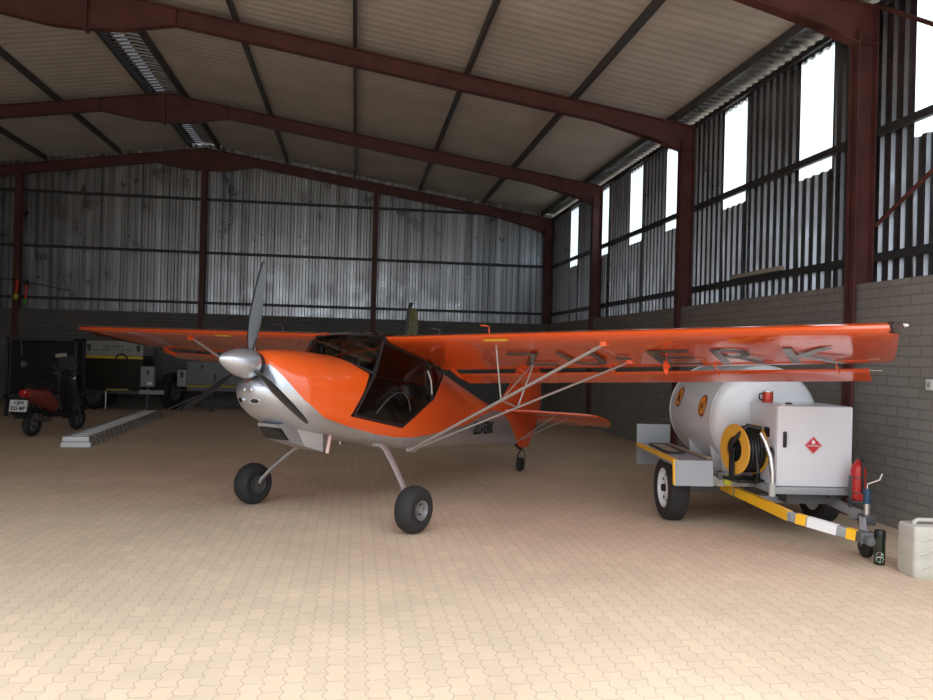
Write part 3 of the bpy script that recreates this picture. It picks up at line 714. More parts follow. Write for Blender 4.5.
for x in (-.55, .10, .36):
    b = B().prism([(x, -.40, .46), (x, .40, .46), (x, .44, .74), (x, .30, .60), (x, 0, .52), (x, -.30, .60), (x, -.44, .74)], (.03, 0, 0))
    b.make('tank_saddle', WHITE, tr)
B().box(.42, .43, -.5, -.2, .40, .455).make('rear_reflector', mat('dark_red_reflector', (.2, .01, .015), .3), tr)
tank = B().lathe([(.0, -1.12), (.20, -1.105), (.36, -1.08), (.47, -1.045), (.512, -1.01), (.52, -.97), (.52, .33), (.512, .37), (.47, .41), (.36, .445), (.2, .47), (0, .478)], (0, 0, 1.02), (1, 0, 0), 64, caps=False).make('fuel_tank', WHITE, tr, sharp=50)
for x in (-.97, .33): B().torus((x, 0, 1.02), (1, 0, 0), .5205, .004, 64, 6).make('tank_seam', WHITE, tank)
def tank_decal(x0, phi, r, shapes, name):
    def mp(u, w, d): p = phi + w / .52; R_ = .52 + d; return V((x0 - u, -R_ * math.cos(p), 1.02 + R_ * math.sin(p)))
    o = None
    for nm, m, pts_, d in shapes:
        b = B(); b.add([mp(u * r, w * r, d) for u, w in pts_], [tuple(range(len(pts_)))]); q = b.make(nm, m, o or tank)
        if o is None: o = q
    return o
circ = lambda k, n=32: [(k * math.cos(2 * PI * i / n), k * math.sin(2 * PI * i / n)) for i in range(n)]
rect = lambda x0, x1, y0, y1, a=0: [(x * math.cos(a) - y * math.sin(a), x * math.sin(a) + y * math.cos(a)) for x, y in ((x0, y0), (x1, y0), (x1, y1), (x0, y1))]
def annul(k0, k1, n=24): pass
for x0, ph, gly in ((-.70, math.radians(17), 0), (.075, math.radians(12), 1)):
    sh = [('warning_decal', MAROON, circ(1), .002), ('decal_face', ORNGD, circ(.82), .004), ('decal_bar', MAROON, rect(-.78, .78, -.07, .07, -.8 if gly else .8), .006)]
    if gly: sh += [('decal_figure', BLK, rect(-.40, .40, -.09, .09, .5), .005), ('decal_figure', BLK, rect(.25, .4, -.3, .1, .3), .005)]
    else: sh += [('decal_figure', BLK, [(-.3, -.45), (.3, -.45), (.28, .1), (.1, .35), (.02, .1), (-.12, .55), (-.28, .1)], .005)]
    tank_decal(x0, ph, .112, sh, 'warning_decal')
# pump cabinet
cab = B().box(.44, 1.045, -.19, .485, .50, 1.205).make('pump_cabinet', WHITE2, tr, bevel=.008)
dr = B().box(1.047, 1.062, -.185, .48, .505, 1.20).make('cabinet_door', WHITE2, tr, bevel=.006)
b = B().box(1.062, 1.075, -.135, -.105, .84, .98); b.box(1.072, 1.092, -.130, -.110, .86, .97); b.make('door_arc_and_handle', BLK, dr, bevel=.006)
def dia(r, x, cy, cz): return [(x, cy - r, cz), (x, cy, cz - r), (x, cy + r, cz), (x, cy, cz + r)]
b = B().prism(dia(.078, 1.063, .135, .865), (.003, 0, 0)); sg = b.make('hazard_sign', SIGNR, dr)
b = B()
for k in range(4):
    P = dia(.072, 1.0665, .135, .865); p, q = V(P[k]), V(P[(k + 1) % 4]); b.bar(p, q, .002, .003, (1, 0, 0))
b.make('sign_border', TAPEW, sg)
B().prism([(1.067, .135 + u, .865 + w) for u, w in ((-.012, .012), (.012, .012), (.016, .026), (.006, .045), (.002, .034), (-.006, .054), (-.016, .028))], (.001, 0, 0)).make('sign_flame', TAPEW, sg)
text_mesh('sign_text', 'FLAMMABLE', .02, TAPEW, sg, frame((1.068, .135, .862), (0, 1, 0), (0, 0, 1)), 0, .0005, fitw=.10, fith=.016)
B().box(.36, 1.10, -.24, .50, .44, .50).make('cabinet_platform', GREY, tr, bevel=.004)
B().box(.60, .98, -.05, .30, .34, .44).make('pump_tray', STEEL, tr)
B().lathe([(.03, 0), (.03, .012), (.0, .014)], (.80, .03, 1.205), (0, 0, 1), 16).make('vent_cap', BLK, cab)
B().lathe([(.05, 0), (.05, .006)], (.92, -.08, 1.205), (0, 0, 1), 20).make('vent_plate', ALU, cab)
# drawbar
b = B()
near = [(-.9, -.36, .37), (.1, -.345, .36), (.70, -.29, .345), (1.42, -.215, .315), (1.83, .12, .26)]
for p, q in zip(near[:-1], near[1:]): b.bar(p, q, .05, .075)
far = [(-.9, .42, .37), (.1, .42, .36), (.75, .43, .345), (1.35, .42, .315), (1.83, .17, .26)]
for p, q in zip(far[:-1], far[1:]): b.bar(p, q, .05, .075)
b.bar((.78, -.27, .34), (.78, .42, .34), .05, .06)
db = b.make('drawbar', GREY, tr, bevel=.004)
def wrap(p, q, m, nm='reflective_tape'):
    p, q = V(p), V(q); return B().bar(p, q, .056, .081).make(nm, m, db)
n2, n3, n4 = V(near[2]), V(near[3]), V(near[4]); n1 = V(near[1])
wrap(n1.lerp(n2, .18), n1.lerp(n2, .62), YEL); wrap(n1.lerp(n2, .68), n2, YEL); wrap(n2, n2.lerp(n3, .98), YEL)
wrap(n3.lerp(n4, .10), n3.lerp(n4, .26), YEL); wrap(n3.lerp(n4, .28), n3.lerp(n4, .72), TAPEW); wrap(n3.lerp(n4, .86), n3.lerp(n4, 1.0), YEL)
b = B().box(1.76, 1.92, .10, .20, .215, .30); b.tube([(1.88, .15, .25), (1.98, .15, .245)], .035, 12); b.make('coupling', GREYD, tr, bevel=.01)
B().lathe([(.055, 0), (.055, .03), (.03, .05), (0, .052)], (.60, -.42, .47), (0, -1, 0), 20).make('amber_lamp', mat('amber_green_lens', (.62, .62, .05), .3, coat=.6), tr)
B().lathe([(.05, 0), (.045, .03), (0, .035)], (.56, -.56, .46), (1, 0, 0), 20).make('marker_lamp', mat('grey_lens', (.3, .3, .28), .3), tr)
# jockey wheel
jk = bpy.data.objects.new('jockey_wheel', None); C.objects.link(jk); jk.parent = tr; jk.location = (1.46, .40, 0); jk.empty_display_size = .1
B().tube([(0, 0, .20), (0, 0, .46)], .024, 14).make('jack_tube', ALU, jk)
B().tube([(0, 0, .44), (0, 0, .56)], .030, 14).make('jack_sleeve', mat('blue_sleeve', (.02, .06, .12), .4), jk)
B().tube([(0, 0, .56), (0, 0, .60), (.02, .09, .64), (.02, .11, .69)], .007, 8).make('jack_handle', ALU, jk)
b = B().tube([(0, -.04, .20), (0, -.04, .09)], .010, 8); b.tube([(0, .04, .20), (0, .04, .09)], .010, 8); b.tube([(0, -.05, .09), (0, .05, .09)], .010, 8); b.box(-.02, .02, -.045, .045, .185, .215); b.make('wheel_fork', STEEL, jk)
B().lathe([(.03, -.028), (.07, -.032), (.088, -.02), (.09, 0), (.088, .02), (.07, .032), (.03, .028)], (0, 0, .09), (0, 1, 0), 24).make('small_tyre', RUB, jk)
b = B().box(-.05, .05, -.05, .05, .27, .35); b.tube([(0, -.06, .31), (0, -.13, .31)], .010, 6); b.make('jack_clamp', STEEL, jk, bevel=.01)
# hose reel
rl = bpy.data.objects.new('hose_reel', None); C.objects.link(rl); rl.parent = tr; rl.location = (.72, -.335, .78); rl.rotation_euler = (0, 0, math.radians(12)); rl.empty_display_size = .1
for y in (-.10, .095):
    b = B(); b.lathe([(.115, 0), (.225, 0), (.228, .004), (.228, .01), (.115, .012)], (0, y - .005, 0), (0, 1, 0), 48, caps=False); b.make('reel_disc', YELR, rl)
b = B().lathe([(.118, -.094), (.118, .094)], (0, 0, 0), (0, 1, 0), 36, caps=False); b.lathe([(.03, -.115), (.03, .13)], (0, 0, 0), (0, 1, 0), 16); b.lathe([(.118, -.07), (.02, -.07)], (0, 0, 0), (0, 1, 0), 36, caps=False)
for k in range(5):
    a = k * 2 * PI / 5 + .3; b.bar((.02 * math.cos(a), -.08, .02 * math.sin(a)), (.118 * math.cos(a), -.08, .118 * math.sin(a)), .02, .03, (0, 1, 0))
b.make('reel_hub', BLK, rl)
b = B()
for k in range(6): b.torus((0, -.076 + k * .030, 0), (0, 1, 0), .198, .0155, 40, 8)
b.make('rubber_hose', BLK, rl)
b = B().box(-.14, .14, -.13, .15, -.29, -.262); b.box(-.035, .035, -.135, -.12, -.28, .02); b.box(-.05, .05, .125, .14, -.28, .02); b.tube([(-.03, -.13, -.0), (.05, -.13, .10), (.12, -.05, .225), (.17, .05, .20)], .022, 8); b.make('reel_stand', BLK, rl, bevel=.004)
b = B().box(.14, .26, .10, .22, .13, .22); b.make('hose_guide', BLK, rl, bevel=.01)
# nozzle
b = B().tube([(.99, -.30, .955), (1.02, -.27, .88), (1.06, -.24, .76), (1.09, -.23, .62), (1.09, -.23, .52)], [.016, .018, .020, .018, .018], 12); nz = b.make('fuel_nozzle', ALU, tr)
B().tube([(1.09, -.23, .53), (1.09, -.23, .42)], .028, 14).make('nozzle_collar', mat('pale_grey_collar', (.45, .47, .45), .5), nz)
B().tube([(1.0, -.22, .80), (.98, -.21, .70), (1.02, -.21, .60), (1.08, -.22, .54)], .013, 8).make('nozzle_lever', STEEL, nz)
B().torus((1.0, -.215, .78), (0, 1, 0), .045, .012, 20, 8).make('nozzle_guard', BLK, nz)
B().tube([(.90, -.30, .84), (.98, -.31, .60), (.90, -.30, .50), (.80, -.28, .52), (.60, -.32, .51)], .014, 8).make('supply_hose', BLK, tr)

# fire extinguisher at the far side of the drawbar
ex = thing('fire_extinguisher', 'red fire extinguisher behind the white cabinet, held upright at the far side of the drawbar', 'fire extinguisher', (TA + V((-.105, -.994, 0)) * 1.20 + V((.994, -.105, 0)) * .465).to_tuple(), TH)
B().lathe([(0, .42), (.05, .422), (.060, .44), (.062, .46), (.062, .66), (.056, .70), (.036, .735), (.022, .75), (.022, .77), (0, .771)], (0, 0, 0), (0, 0, 1), 28, caps=False).make('cylinder_body', RED, ex)
B().box(-.02, .05, -.012, .012, .77, .80).make('valve', BLK, ex); B().tube([(.03, 0, .78), (.07, .0, .75), (.078, 0, .6), (.074, 0, .50)], .011, 8).make('discharge_hose', BLK, ex)
b = B().torus((0, 0, .49), (0, 0, 1), .066, .005, 24, 6); b.torus((0, 0, .62), (0, 0, 1), .066, .005, 24, 6); b.box(-.05, .05, -.072, .05, .405, .42); b.box(-.02, .02, -.072, -.060, .36, .63); b.make('holder_bracket', STEEL, ex)
# red canister on the cabinet
cp = TA + V((-.105, -.994, 0)) * .60 + V((.994, -.105, 0)) * -.08
rc = thing('canister', 'small red metal canister with a dark handle on top of the white cabinet', 'canister', (cp.x, cp.y, 1.2065), TH)
B().lathe([(.0, 0), (.048, 0), (.050, .008), (.050, .085), (.044, .095), (.0, .096)], (0, 0, 0), (0, 0, 1), 28, caps=False).make('canister_body', mat('red_orange_metal', (.50, .05, .03), .3, metal=.3), rc)
B().tube([(0, -.05, .08), (0, -.075, .075), (0, -.078, .03), (0, -.05, .02)], .008, 8).make('canister_handle', BLK, rc)
B().lathe([(.05, .094), (.05, .104), (.012, .108), (.012, .125), (0, .126)], (0, 0, 0), (0, 0, 1), 20, caps=False).make('canister_lid', ALU, rc)
# boards on the near mudguard
wd = mat('weathered_wood', (.36, .28, .20), .8, var=.2, vscale=20)
def on_trailer(x, y, z): q = TA + V((-.105, -.994, 0)) * x + V((.994, -.105, 0)) * y; return (q.x, q.y, z)
o = tag(B().box(-.62, .52, -.018, .018, 0, .02).make('wooden_batten', wd, bevel=.003), 'long thin wooden batten lying on the near mudguard, next to the tank', 'batten'); o.location = on_trailer(0, -.62, .655); o.rotation_euler = (0, 0, TH + .06)
b = B().box(-.36, .36, -.09, -.07, 0, .018); b.box(-.36, .36, .07, .09, 0, .018); b.box(-.36, -.34, -.09, .09, 0, .018); b.box(.34, .36, -.09, .09, 0, .018)
o = b.make('metal_frame', BLK); tag(o, 'flat black rectangular frame lying on the near mudguard', 'frame'); o.location = on_trailer(-.22, -.78, .655); o.rotation_euler = (0, 0, TH - .03)
b = B().box(-.33, .33, -.065, .065, 0, .012); b.make('board', wd, o).location = (0, 0, 0)

# ================================================================== JERRYCAN, BOTTLE, SWITCH
jc = thing('jerrycan', 'translucent white plastic jerrycan standing on the paving by the right wall', 'jerrycan', (4.325, 5.355, 0), math.radians(-6))
b = B(); rings = []
def rrect(w, d, r, n=6, z=0):
    out = []
    for cx, cy, a0 in ((w - r, d - r, 0), (-w + r, d - r, PI / 2), (-w + r, -d + r, PI), (w - r, -d + r, 1.5 * PI)):
        for k in range(n + 1): t = a0 + PI / 2 * k / n; out.append(V((cx + r * math.cos(t), cy + r * math.sin(t), z)))
    return out
hw, hd = .165, .12
for z, k in ((0, .90), (.012, .96), (.03, 1), (.13, 1), (.14, .985), (.15, 1), (.27, 1), (.28, .985), (.29, 1), (.345, 1), (.37, .985), (.383, .94), (.388, .88)):
    rings.append(rrect(hw * k if k > .95 else hw - (1 - k) * .1, hd * k if k > .95 else hd - (1 - k) * .1, .035, z=z))
b.loft(rings); body = b.make('can_body', PLASW, jc, sharp=60)
b = B()
for zz, w_ in ((.10, .11), (.20, .12), (.30, .11)): b.tube([(-w_, -hd - .001, zz - .02), (0, -hd - .001, zz + .02), (w_, -hd - .001, zz - .02)], .006, 6)
b.make('moulded_rib', PLASW, body)
B().tube([(-.105, 0, .38), (-.10, 0, .405), (-.075, 0, .418), (.055, 0, .418), (.08, 0, .405), (.085, 0, .38)], .016, 10).make('can_handle', PLASW, jc)
B().box(-.085, .065, -.03, .03, .3885, .390).make('handle_shade_plate', mat('painted_shade_plastic', (.40, .38, .33), .6), jc)  # flat plate in darker plastic paints in the shade under the handle
B().lathe([(.03, .385), (.03, .41), (.0, .411)], (.125, .0, 0), (0, 0, 1), 20, caps=False).make('can_cap', PLASW, jc)

bt = thing('bottle', 'dark green bottle with a pale label low down, on the paving beside the jockey wheel', 'bottle', (4.16, 5.66, 0), -.55)
BG = mat('dark_green_glass', (.008, .020, .014), .12, coat=.8)
B().lathe([(0, .0), (.040, 0), (.043, .006), (.043, .20), (.042, .255), (.038, .268), (.0, .27)], (0, 0, 0), (0, 0, 1), 32, caps=False).make('bottle_body', BG, bt)
B().lathe([(.0435, .21), (.0435, .262), (.038, .272), (0, .273)], (0, 0, 0), (0, 0, 1), 32, caps=False).make('bottle_cap', BLK, bt)
def wrapc(u, w, d, zc, R=.043): a = -PI / 2 + u / R; return V(((R + d) * math.cos(a), (R + d) * math.sin(a), zc + w))
lb = B().add([wrapc(.030 * math.cos(t), .042 * math.sin(t), .0008, .065) for t in [2 * PI * i / 28 for i in range(28)]], [tuple(range(28))]).make('bottle_label', mat('pale_green_label', (.42, .60, .48), .5), bt)
B().add([wrapc(u, w, .0016, .065) for u, w in ((-.028, -.004), (-.014, -.008), (0, -.009), (.014, -.008), (.028, -.004), (.028, .012), (.014, .008), (0, .007), (-.014, .008), (-.028, .012))], [tuple(range(10))]).make('label_band', mat('label_band_green', (.02, .10, .04), .5), lb)
B().add([wrapc((.010 if i % 2 == 0 else .004) * math.sin(i * PI / 5), (.010 if i % 2 == 0 else .004) * math.cos(i * PI / 5), .0016, .087) for i in range(10)], [tuple(range(10))]).make('label_star', RED, lb)
for k in (-.016, -.008, 0, .008, .016): B().add([wrapc(k + a_, w, .0022, .066) for a_, w in ((-.0025, -.004), (.0025, -.004), (.0025, .005), (-.0025, .005))], [(0, 1, 2, 3)]).make('label_letter', TAPEW, lb)

sw = thing('light_switch', 'small white switch box mounted on the brick wall at the right', 'switch', (XR, 6.44, 1.41))
B().box(-.035, 0, -.045, .045, -.05, .05).make('switch_box', mat('white_switch_plastic', (.75, .75, .75), .4), sw, bevel=.006); B().box(-.042, -.034, -.014, .014, -.02, .02).make('switch_rocker', GREY, sw)
tag(B().box(XS - .10, XS - .05, 9.25, 10.6, 2.744, 2.80).make('batten', mat('pale_timber', (.42, .40, .35), .7), bevel=.004), 'pale timber batten resting along the lower girt of the right wall', 'batten')

# post wrapped in mottled cloth behind the wing
def mottle():
    m = bpy.data.materials.new('mottled_olive_cloth'); m.use_nodes = True; nt = m.node_tree; p = nt.nodes['Principled BSDF']; p.inputs['Roughness'].default_value = .85
    tc = nt.nodes.new('ShaderNodeTexCoord'); n = nt.nodes.new('ShaderNodeTexNoise'); n.inputs['Scale'].default_value = 9; nt.links.new(tc.outputs['Object'], n.inputs['Vector'])
    r = nt.nodes.new('ShaderNodeValToRGB'); e = r.color_ramp.elements; e[0].position = .42; e[0].color = (.16, .17, .04, 1); e[1].position = .58; e[1].color = (.22, .20, .14, 1)
    nt.links.new(n.outputs['Fac'], r.inputs[0]); nt.links.new(r.outputs[0], p.inputs['Base Color']); return m
gp = thing('wrapped_post', 'olive mottled upright post with a black edge rising behind the left wing root', 'post', (1.0, 14.0, 0))
B().loft([[V((x * w + ox, y, z)) for x, y in ((-1, -.05), (1, -.05), (1, .05), (-1, .05))] for z, w, ox in ((.1, .07, 0), (1.6, .09, 0), (2.0, .085, .02), (2.3, .075, .025), (2.36, .05, .02))]).make('post_wrapping', mottle(), gp, bevel=.015)
B().loft([[V((x * .035 + ox, y, z)) for x, y in ((-1, -.045), (1, -.045), (1, .045), (-1, .045))] for z, ox in ((.1, -.10), (1.8, -.11), (2.3, -.06), (2.46, -.02))]).make('post_edge', BLK, gp, bevel=.01)
B().box(-.25, .25, -.2, .2, 0, .1).make('post_foot', STEEL, gp, bevel=.01)

# ================================================================== SCOOTER
sc = thing('motor_scooter', 'small red and black motor scooter parked on the left, rear number plate showing', 'scooter', (-5.31, 13.90, 0), math.radians(74))
SR = mat('dark_red_scooter_paint', (.22, .035, .025), .35, coat=.4)
def swheel(x, nm):
    w = bpy.data.objects.new(nm, None); C.objects.link(w); w.parent = sc; w.location = (x, 0, .21); w.empty_display_size = .1
    B().lathe([(.13, -.045), (.17, -.055), (.2, -.03), (.21, 0), (.2, .03), (.17, .055), (.13, .045)], (0, 0, 0), (0, 1, 0), 32, caps=False).make('tyre', RUB, w)
    b = B().torus((0, 0, 0), (0, 1, 0), .13, .014, 28, 6); b.lathe([(.035, -.06), (.035, .06)], (0, 0, 0), (0, 1, 0), 14)
    for k in range(5): a = k * 2 * PI / 5; b.bar((0, 0, 0), (.13 * math.cos(a), 0, .13 * math.sin(a)), .03, .02, (0, 1, 0))
    b.make('wheel_rim', mat('scooter_rim', (.25, .25, .26), .4, metal=.6), w)
swheel(.02, 'scooter_wheel'); swheel(1.22, 'scooter_wheel')
def egg(rows): return [[V((x, w * math.cos(t), z + h * math.sin(t))) for t in [2 * PI * k / 20 for k in range(20)]] for x, z, w, h in rows]
B().loft(egg([(-.20, .74, .05, .04), (-.16, .73, .08, .075), (-.02, .70, .13, .13), (.18, .66, .155, .16), (.38, .58, .155, .18), (.50, .50, .13, .15), (.53, .46, .08, .10)])).make('rear_bodywork', SR, sc)
B().loft(egg([(-.10, .80, .07, .03), (-.02, .82, .12, .05), (.2, .83, .14, .055), (.42, .81, .13, .05), (.52, .78, .08, .03)])).make('seat', BLK, sc)
b = B().box(.45, .98, -.14, .14, .30, .38); b.tube([(.0, .0, .45), (.25, 0, .40), (.5, 0, .32)], .05, 8); b.make('floorboard', BLK, sc, bevel=.02)
B().loft([[V((x, y, z)) for x, y in ((x0, -w), (x0 + .04, -w * .5), (x0 + .05, 0), (x0 + .04, w * .5), (x0, w), (x0 - .03, w * .5), (x0 - .03, -w * .5))] for x0, z, w in ((.99, .33, .12), (1.0, .45, .17), (.97, .65, .18), (.92, .85, .15), (.89, .98, .10))]).make('leg_shield', BLK, sc)
b = B().tube([(1.22, -.07, .21), (1.14, -.07, .42), (1.03, -.02, .62), (.88, 0, 1.0)], .022, 8); b.tube([(1.22, .07, .21), (1.14, .07, .42), (1.03, .02, .62)], .022, 8); b.make('front_fork', STEEL, sc)
B().loft([[V((1.22 + .24 * math.sin(t), y, .21 + .24 * math.cos(t))) for y in (-.06, 0, .06)] for t in [-1 + i * .2 for i in range(11)]], caps=False, closed=False).make('front_mudguard', BLK, sc)
b = B().tube([(.82, -.33, 1.06), (.88, -.15, 1.02), (.89, 0, 1.01), (.88, .15, 1.02), (.82, .33, 1.06)], .014, 8); hb = b.make('handlebar', STEEL, sc)
B().loft(egg([(.84, 1.03, .09, .05), (.90, 1.03, .11, .07), (.98, 1.0, .09, .07), (1.02, .98, .04, .04)])).make('handlebar_cowl', BLK, sc)
for s in (-1, 1):
    B().tube([(.82, .22 * s, 1.06), (.82, .33 * s, 1.06)], .02, 8).make('grip', BLK, hb); B().tube([(.86, .16 * s, 1.04), (.85, .24 * s, 1.2)], .006, 6).make('mirror_stalk', STEEL, hb)
    B().lathe([(.0, -.008), (.045, -.008), (.05, 0), (.045, .008), (0, .01)], (.85, .26 * s, 1.23), (1, 0, 0), 18, caps=False).make('mirror', BLK, hb)
B().loft(egg([(-.25, .745, .035, .03), (-.235, .735, .065, .06), (-.19, .72, .08, .065), (-.12, .72, .08, .07)])).make('tail_light', mat('red_lens', (.45, .01, .015), .2, coat=.6), sc)
b = B().prism([(-.25, -.09, .64), (-.20, -.09, .60), (-.24, -.09, .32), (-.27, -.09, .32)], (0, .18, 0)); b.make('rear_mudguard', BLK, sc)
np_ = B().box(-.005, .0, -.14, .14, -.085, .085).make('number_plate', mat('white_number_plate', (.78, .80, .80), .4), sc, bevel=.001); np_.scale = (1, 1.12, 1.12); np_.location = (-.29, .02, .53); np_.rotation_euler = (0, math.radians(8), 0)
NPT = mat('plate_lettering', (.03, .03, .03), .5)
for tx, zz, w_ in (('CJN', .040, .16), ('555 MP', -.036, .24)):
    text_mesh('plate_text', tx, .06, NPT, np_, frame((-.0065, 0, zz), (0, -1, 0), (0, 0, 1)), .002, .0006, fitw=w_, fith=.06)
B().tube([(.30, -.14, .26), (.1, -.16, .28), (-.12, -.17, .36)], [.025, .045, .045], 12).make('exhaust_silencer', STEEL, sc)
B().tube([(.45, .12, .30), (.42, .16, .02)], .010, 6).make('side_stand', STEEL, sc)

# ================================================================== LADDER and blade glint
ld = thing('aluminium_ladder', 'long silver aluminium extension ladder lying on the paving at the left', 'ladder', (-4.16, 12.57, 0), math.radians(2.0))
LM = mat('ladder_aluminium', (.72, .75, .80), .35, metal=.8)
for z0, nm, xw in ((.0, 'ladder_section', .20), (.085, 'ladder_section', .175)):
    sec = bpy.data.objects.new(nm, None); C.objects.link(sec); sec.parent = ld; sec.location = (0, 0, z0); sec.empty_display_size = .1
    for sx in (-1, 1):
        b = B().box(sx * xw - .012, sx * xw + .012, 0, 5.4, 0, .075); b.box(sx * xw - .014, sx * xw + .014, 0, 5.4, 0, .008); b.box(sx * xw - .016, sx * xw + .016, 0, 5.4, .067, .075); 
        for k in range(19): b.lathe([(.026, 0), (.026, .003), (0, .003)], (sx * (xw + .012), .15 + k * .28, .038), (sx, 0, 0), 12, mi=1)
        b.make('ladder_rail', [LM, GREYD], sec)
    for k in range(19): B().tube([(-xw, .15 + k * .28, .04), (xw, .15 + k * .28, .04)], .024, 8).make('rung', LM, sec)
    B().box(-xw - .012, xw + .012, -.012, 0, .0, .075).make('rail_end', LM, sec)
tag(B().tube([(-3.98, 17.65, .19), (-3.55, 19.0, .44)], .014, 8).make('blade_glint_bar', ALU), 'thin bright bar added as the reflection on a propeller blade tip', 'pole')  # added bar imitates light glinting off the lower blade tip

# ================================================================== DARK TRAILERS AGAINST THE BACK WALL
BRN = mat('dark_brown_panel', (.022, .018, .012), .7); DKG = mat('dull_grey_panel', (.38, .40, .38), .6)
ta = thing('box_trailer', 'dark box trailer with grey sign board and yellow stripe, against the back wall', 'trailer', (-5.7, 19.7, 0))
B().box(-.68, .68, -.05, 1.0 - .1, .46, 1.22).make('trailer_body', BRN, ta, bevel=.01)
sb = B().prism([(-.69, -.06, 1.28), (.67, -.06, 1.30), (.67, -.06, 1.55), (.45, -.06, 1.64), (-.69, -.06, 1.64)], (0, .96, 0)).make('sign_board', DKG, ta)
B().box(-.69, .67, -.066, -.05, 1.22, 1.285).make('yellow_stripe', mat('dull_yellow_stripe', (.85, .62, .05), .5), ta)
DT = mat('sign_lettering', (.07, .075, .08), .6)
b = B(); rr_ = random.Random(3)                         # two lines of small lettering, too small to read
for zc_, x0_, x1_ in ((1.51, -.24, .22), (1.42, -.44, .42)):
    x_ = x0_
    while x_ < x1_:
        w_ = rr_.choice((.022, .026, .03)); b.box(x_, x_ + w_ * .35, -.0635, -.0605, zc_ - .02, zc_ + .02); b.box(x_ + w_ * .35, x_ + w_, -.0635, -.0605, zc_ + rr_.choice((-.02, .0, .012)), zc_ + .02)
        x_ += w_ + (.012 if rr_.random() < .8 else .05)
b.make('sign_lettering', DT, sb)
for s in (-1, 1): B().prism([(.56 * s - .05, -.064, 1.55), (.56 * s - .04, -.064, 1.42), (.56 * s, -.064, 1.38), (.56 * s + .04, -.064, 1.42), (.56 * s + .05, -.064, 1.55)], (0, .002, 0)).make('sign_emblem', DT, sb)
B().box(-.68, .9, -.03, .8, .38, .46).make('chassis', STEEL, ta)
B().tube([(-.10, -.25, .02), (-.10, -.25, .44)], .018, 8).make('prop_stand', ALU, ta); B().box(-.14, -.06, -.29, -.21, 0, .02).make('stand_foot', STEEL, ta); B().box(-.12, -.08, -.26, 0, .42, .46).make('stand_arm', STEEL, ta)
B().box(-.15, .35, -.055, -.045, .462, .50).make('reflector_strip', mat('dull_yellow_reflector', (.55, .45, .1), .5), ta)
for y in (.08, .72): wheel('trailer_wheel', ta, (-.45, y, .30), .30, .18, .17, GREYD, -1)
B().torus((.18, -.07, 1.20), (0, 1, 0), .13, .02, 20, 6, a0=PI, a1=2 * PI).make('grab_handle', BLK, ta)
gb = thing('control_box', 'small light grey control box with a black handle, mounted between the two back trailers', 'box', (-4.82, 19.40, 0))
B().box(-.17, .13, -.1, .1, .58, 1.06).make('box_body', mat('pale_grey_box', (.33, .36, .38), .5), gb, bevel=.01)
B().box(-.02, .02, -.115, -.1, .86, .97).make('box_handle', BLK, gb); B().box(-.02, .10, -.104, -.1, .63, .69).make('box_label', TAPEW, gb)
b = B().box(-.20, .36, -.06, -.02, .40, .50); b.make('lamp_bar', DKG, gb); B().lathe([(.035, 0), (.03, .01)], (.10, -.06, .45), (0, -1, 0), 14).make('lamp', mat('pale_lamp', (.5, .47, .4), .3), gb)
b = B()
b.box(-.05, .0, -.02, .02, 0, .6); b.make('box_post', STEEL, gb)
tb = thing('flatbed_trailer', 'pale grey sided trailer with a yellow lower edge behind the propeller, against the back wall', 'trailer', (-3.4, 19.75, 0))
TG = mat('faded_grey_side', (.22, .24, .26), .6)
B().box(-.62, 2.2, -.05, .85, .64, 1.20).make('side_panel', TG, tb, bevel=.01); B().box(-.62, 2.2, -.056, -.04, .57, .63).make('yellow_edge', mat('dull_yellow_edge', (.42, .34, .06), .6), tb)
B().box(-.62, 2.2, -.02, .8, .48, .57).make('chassis', STEEL, tb); B().box(-.84, -.63, -.08, .2, .58, .98).make('toolbox', mat('pale_grey_box', (.3, .33, .34), .5), tb, bevel=.01); B().box(-.76, -.70, -.09, -.08, .80, .94).make('toolbox_handle', BLK, tb)
b = B().tube([(.03, -.3, .02), (.03, -.3, .56)], .018, 8); b.box(-.02, .08, -.35, -.25, 0, .02); b.box(.01, .05, -.3, .0, .5, .54); b.make('prop_stand', STEEL, tb)
B().box(.20, 1.4, -.06, -.05, 1.12, 1.14).make('panel_rail', GREYD, tb); B().box(-.30, -.24, -.07, -.05, 1.02, 1.12).make('latch', BLK, tb); B().box(.02, .06, -.07, -.05, .72, .92).make('latch', BLK, tb)
wq, _ = wheel('trailer_wheel', tb, (-1.0, .2, .45), .45, .20, .22, GREYD, -1); wq.rotation_euler = (0, 0, math.radians(72)); B().tube([(-1.0, .2, .45), (-.5, .3, .5)], .03, 8).make('axle_arm', STEEL, tb)
for x in (1.2, 1.9): wheel('trailer_wheel', tb, (x, .25, .30), .30, .18, .17, GREYD, -1)

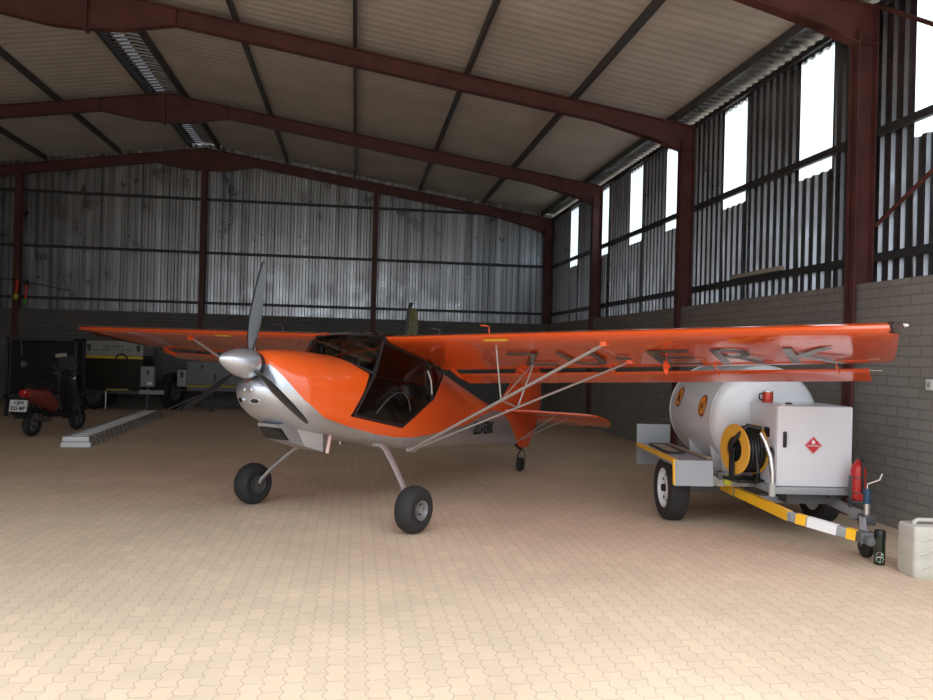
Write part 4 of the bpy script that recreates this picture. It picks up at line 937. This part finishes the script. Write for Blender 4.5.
# black covered trailer at far left
bc = thing('covered_trailer', 'black framed covered trailer behind the scooter at the far left', 'trailer', (-6.36, 17.1, 0))
BC = mat('black_canvas', (.010, .010, .012), .8)
b = B()
for x in (-.68, .64): b.box(x, x + .05, -.05, .0, .05, 1.66)
for x in (-.68, .64): b.box(x, x + .05, 0.45, 0.5, .05, 1.66)
b.box(-.68, .69, -.05, .0, 1.60, 1.67); b.box(-.68, .69, 0.45, 0.5, 1.60, 1.67); b.box(-.68, -.63, 0, .5, 1.60, 1.66); b.box(.64, .69, 0, .5, 1.60, 1.66); b.box(-.68, .69, -.05, .5, .42, .5)
b.make('trailer_frame', mat('black_steel_frame', (.03, .03, .035), .5), bc)
b = B().box(-.63, .64, .1, .45, .5, 1.60); b.make('canvas_cover', BC, bc, bevel=.02)
b = B().box(.30, .64, .02, .1, .55, 1.3); b.make('side_locker', mat('charcoal_panel', (.035, .035, .04), .6), bc, bevel=.01)
B().box(.58, .68, -.06, -.05, .83, .88).make('white_label', TAPEW, bc)
B().bar((.26, .0, 1.30), (.48, .0, 1.33), .02, .07, (0, 0, 1)).make('lamp_lens', mat('cream_lens', (.45, .42, .33), .4), bc)
B().tube([(-.40, -.02, 1.62), (-.38, -.02, 1.30)], .012, 6).make('hook', GREYD, bc); B().lathe([(.0, -.05), (.06, -.03), (.07, .01), (0, .04)], (-.36, .05, 1.12), (.5, -.8, .3), 14).make('round_lamp', mat('dull_lamp', (.08, .08, .09), .4), bc)
for x in (-.45, .45): wheel('trailer_wheel', bc, (x, .25, .29), .29, .18, .16, GREYD, -1)
B().box(-.5, .5, .2, .3, .26, .42).make('axle', STEEL, bc)
# hanging markers on a line near the back left column
tag(B().tube([(-10.2, 21.02, 3.30), (-8.45, 21.02, 3.10), (-7.9, 21.02, 3.02), (-7.3, 21.28, 2.90)], .012, 6).make('hanging_line', BLK), 'thin dark line strung across the back wall at the left', 'line')
mr_ = mat('fluorescent_red_marker', (.85, .06, .03), .5)
for x, zt, zb, lab, bc_ in ((-8.42, 3.10, 2.74, 'left of the two red stick markers, with a pale yellow ball end', (.55, .62, .10)), (-8.20, 2.98, 2.62, 'right of the two red stick markers, with a green ball end', (.10, .40, .06))):
    k = thing('stick_marker', lab, 'marker', (x, 20.88, zb), 0, None)
    B().tube([(0, 0, 0), (.03, 0, zt - zb)], [.02, .035], 8).make('marker_stick', mr_, k)
    B().lathe([(0, -.07), (.04, -.06), (.065, 0), (.04, .06), (0, .07)], (0, 0, -.05), (0, 0, 1), 14, caps=False).make('marker_ball', mat('ball_%d' % int(bc_[0] * 100), bc_, .5), k)
    B().tube([(.03, 0, zt - zb), (.03, .14, zt - zb + .02)], .005, 6).make('marker_hook', BLK, k)
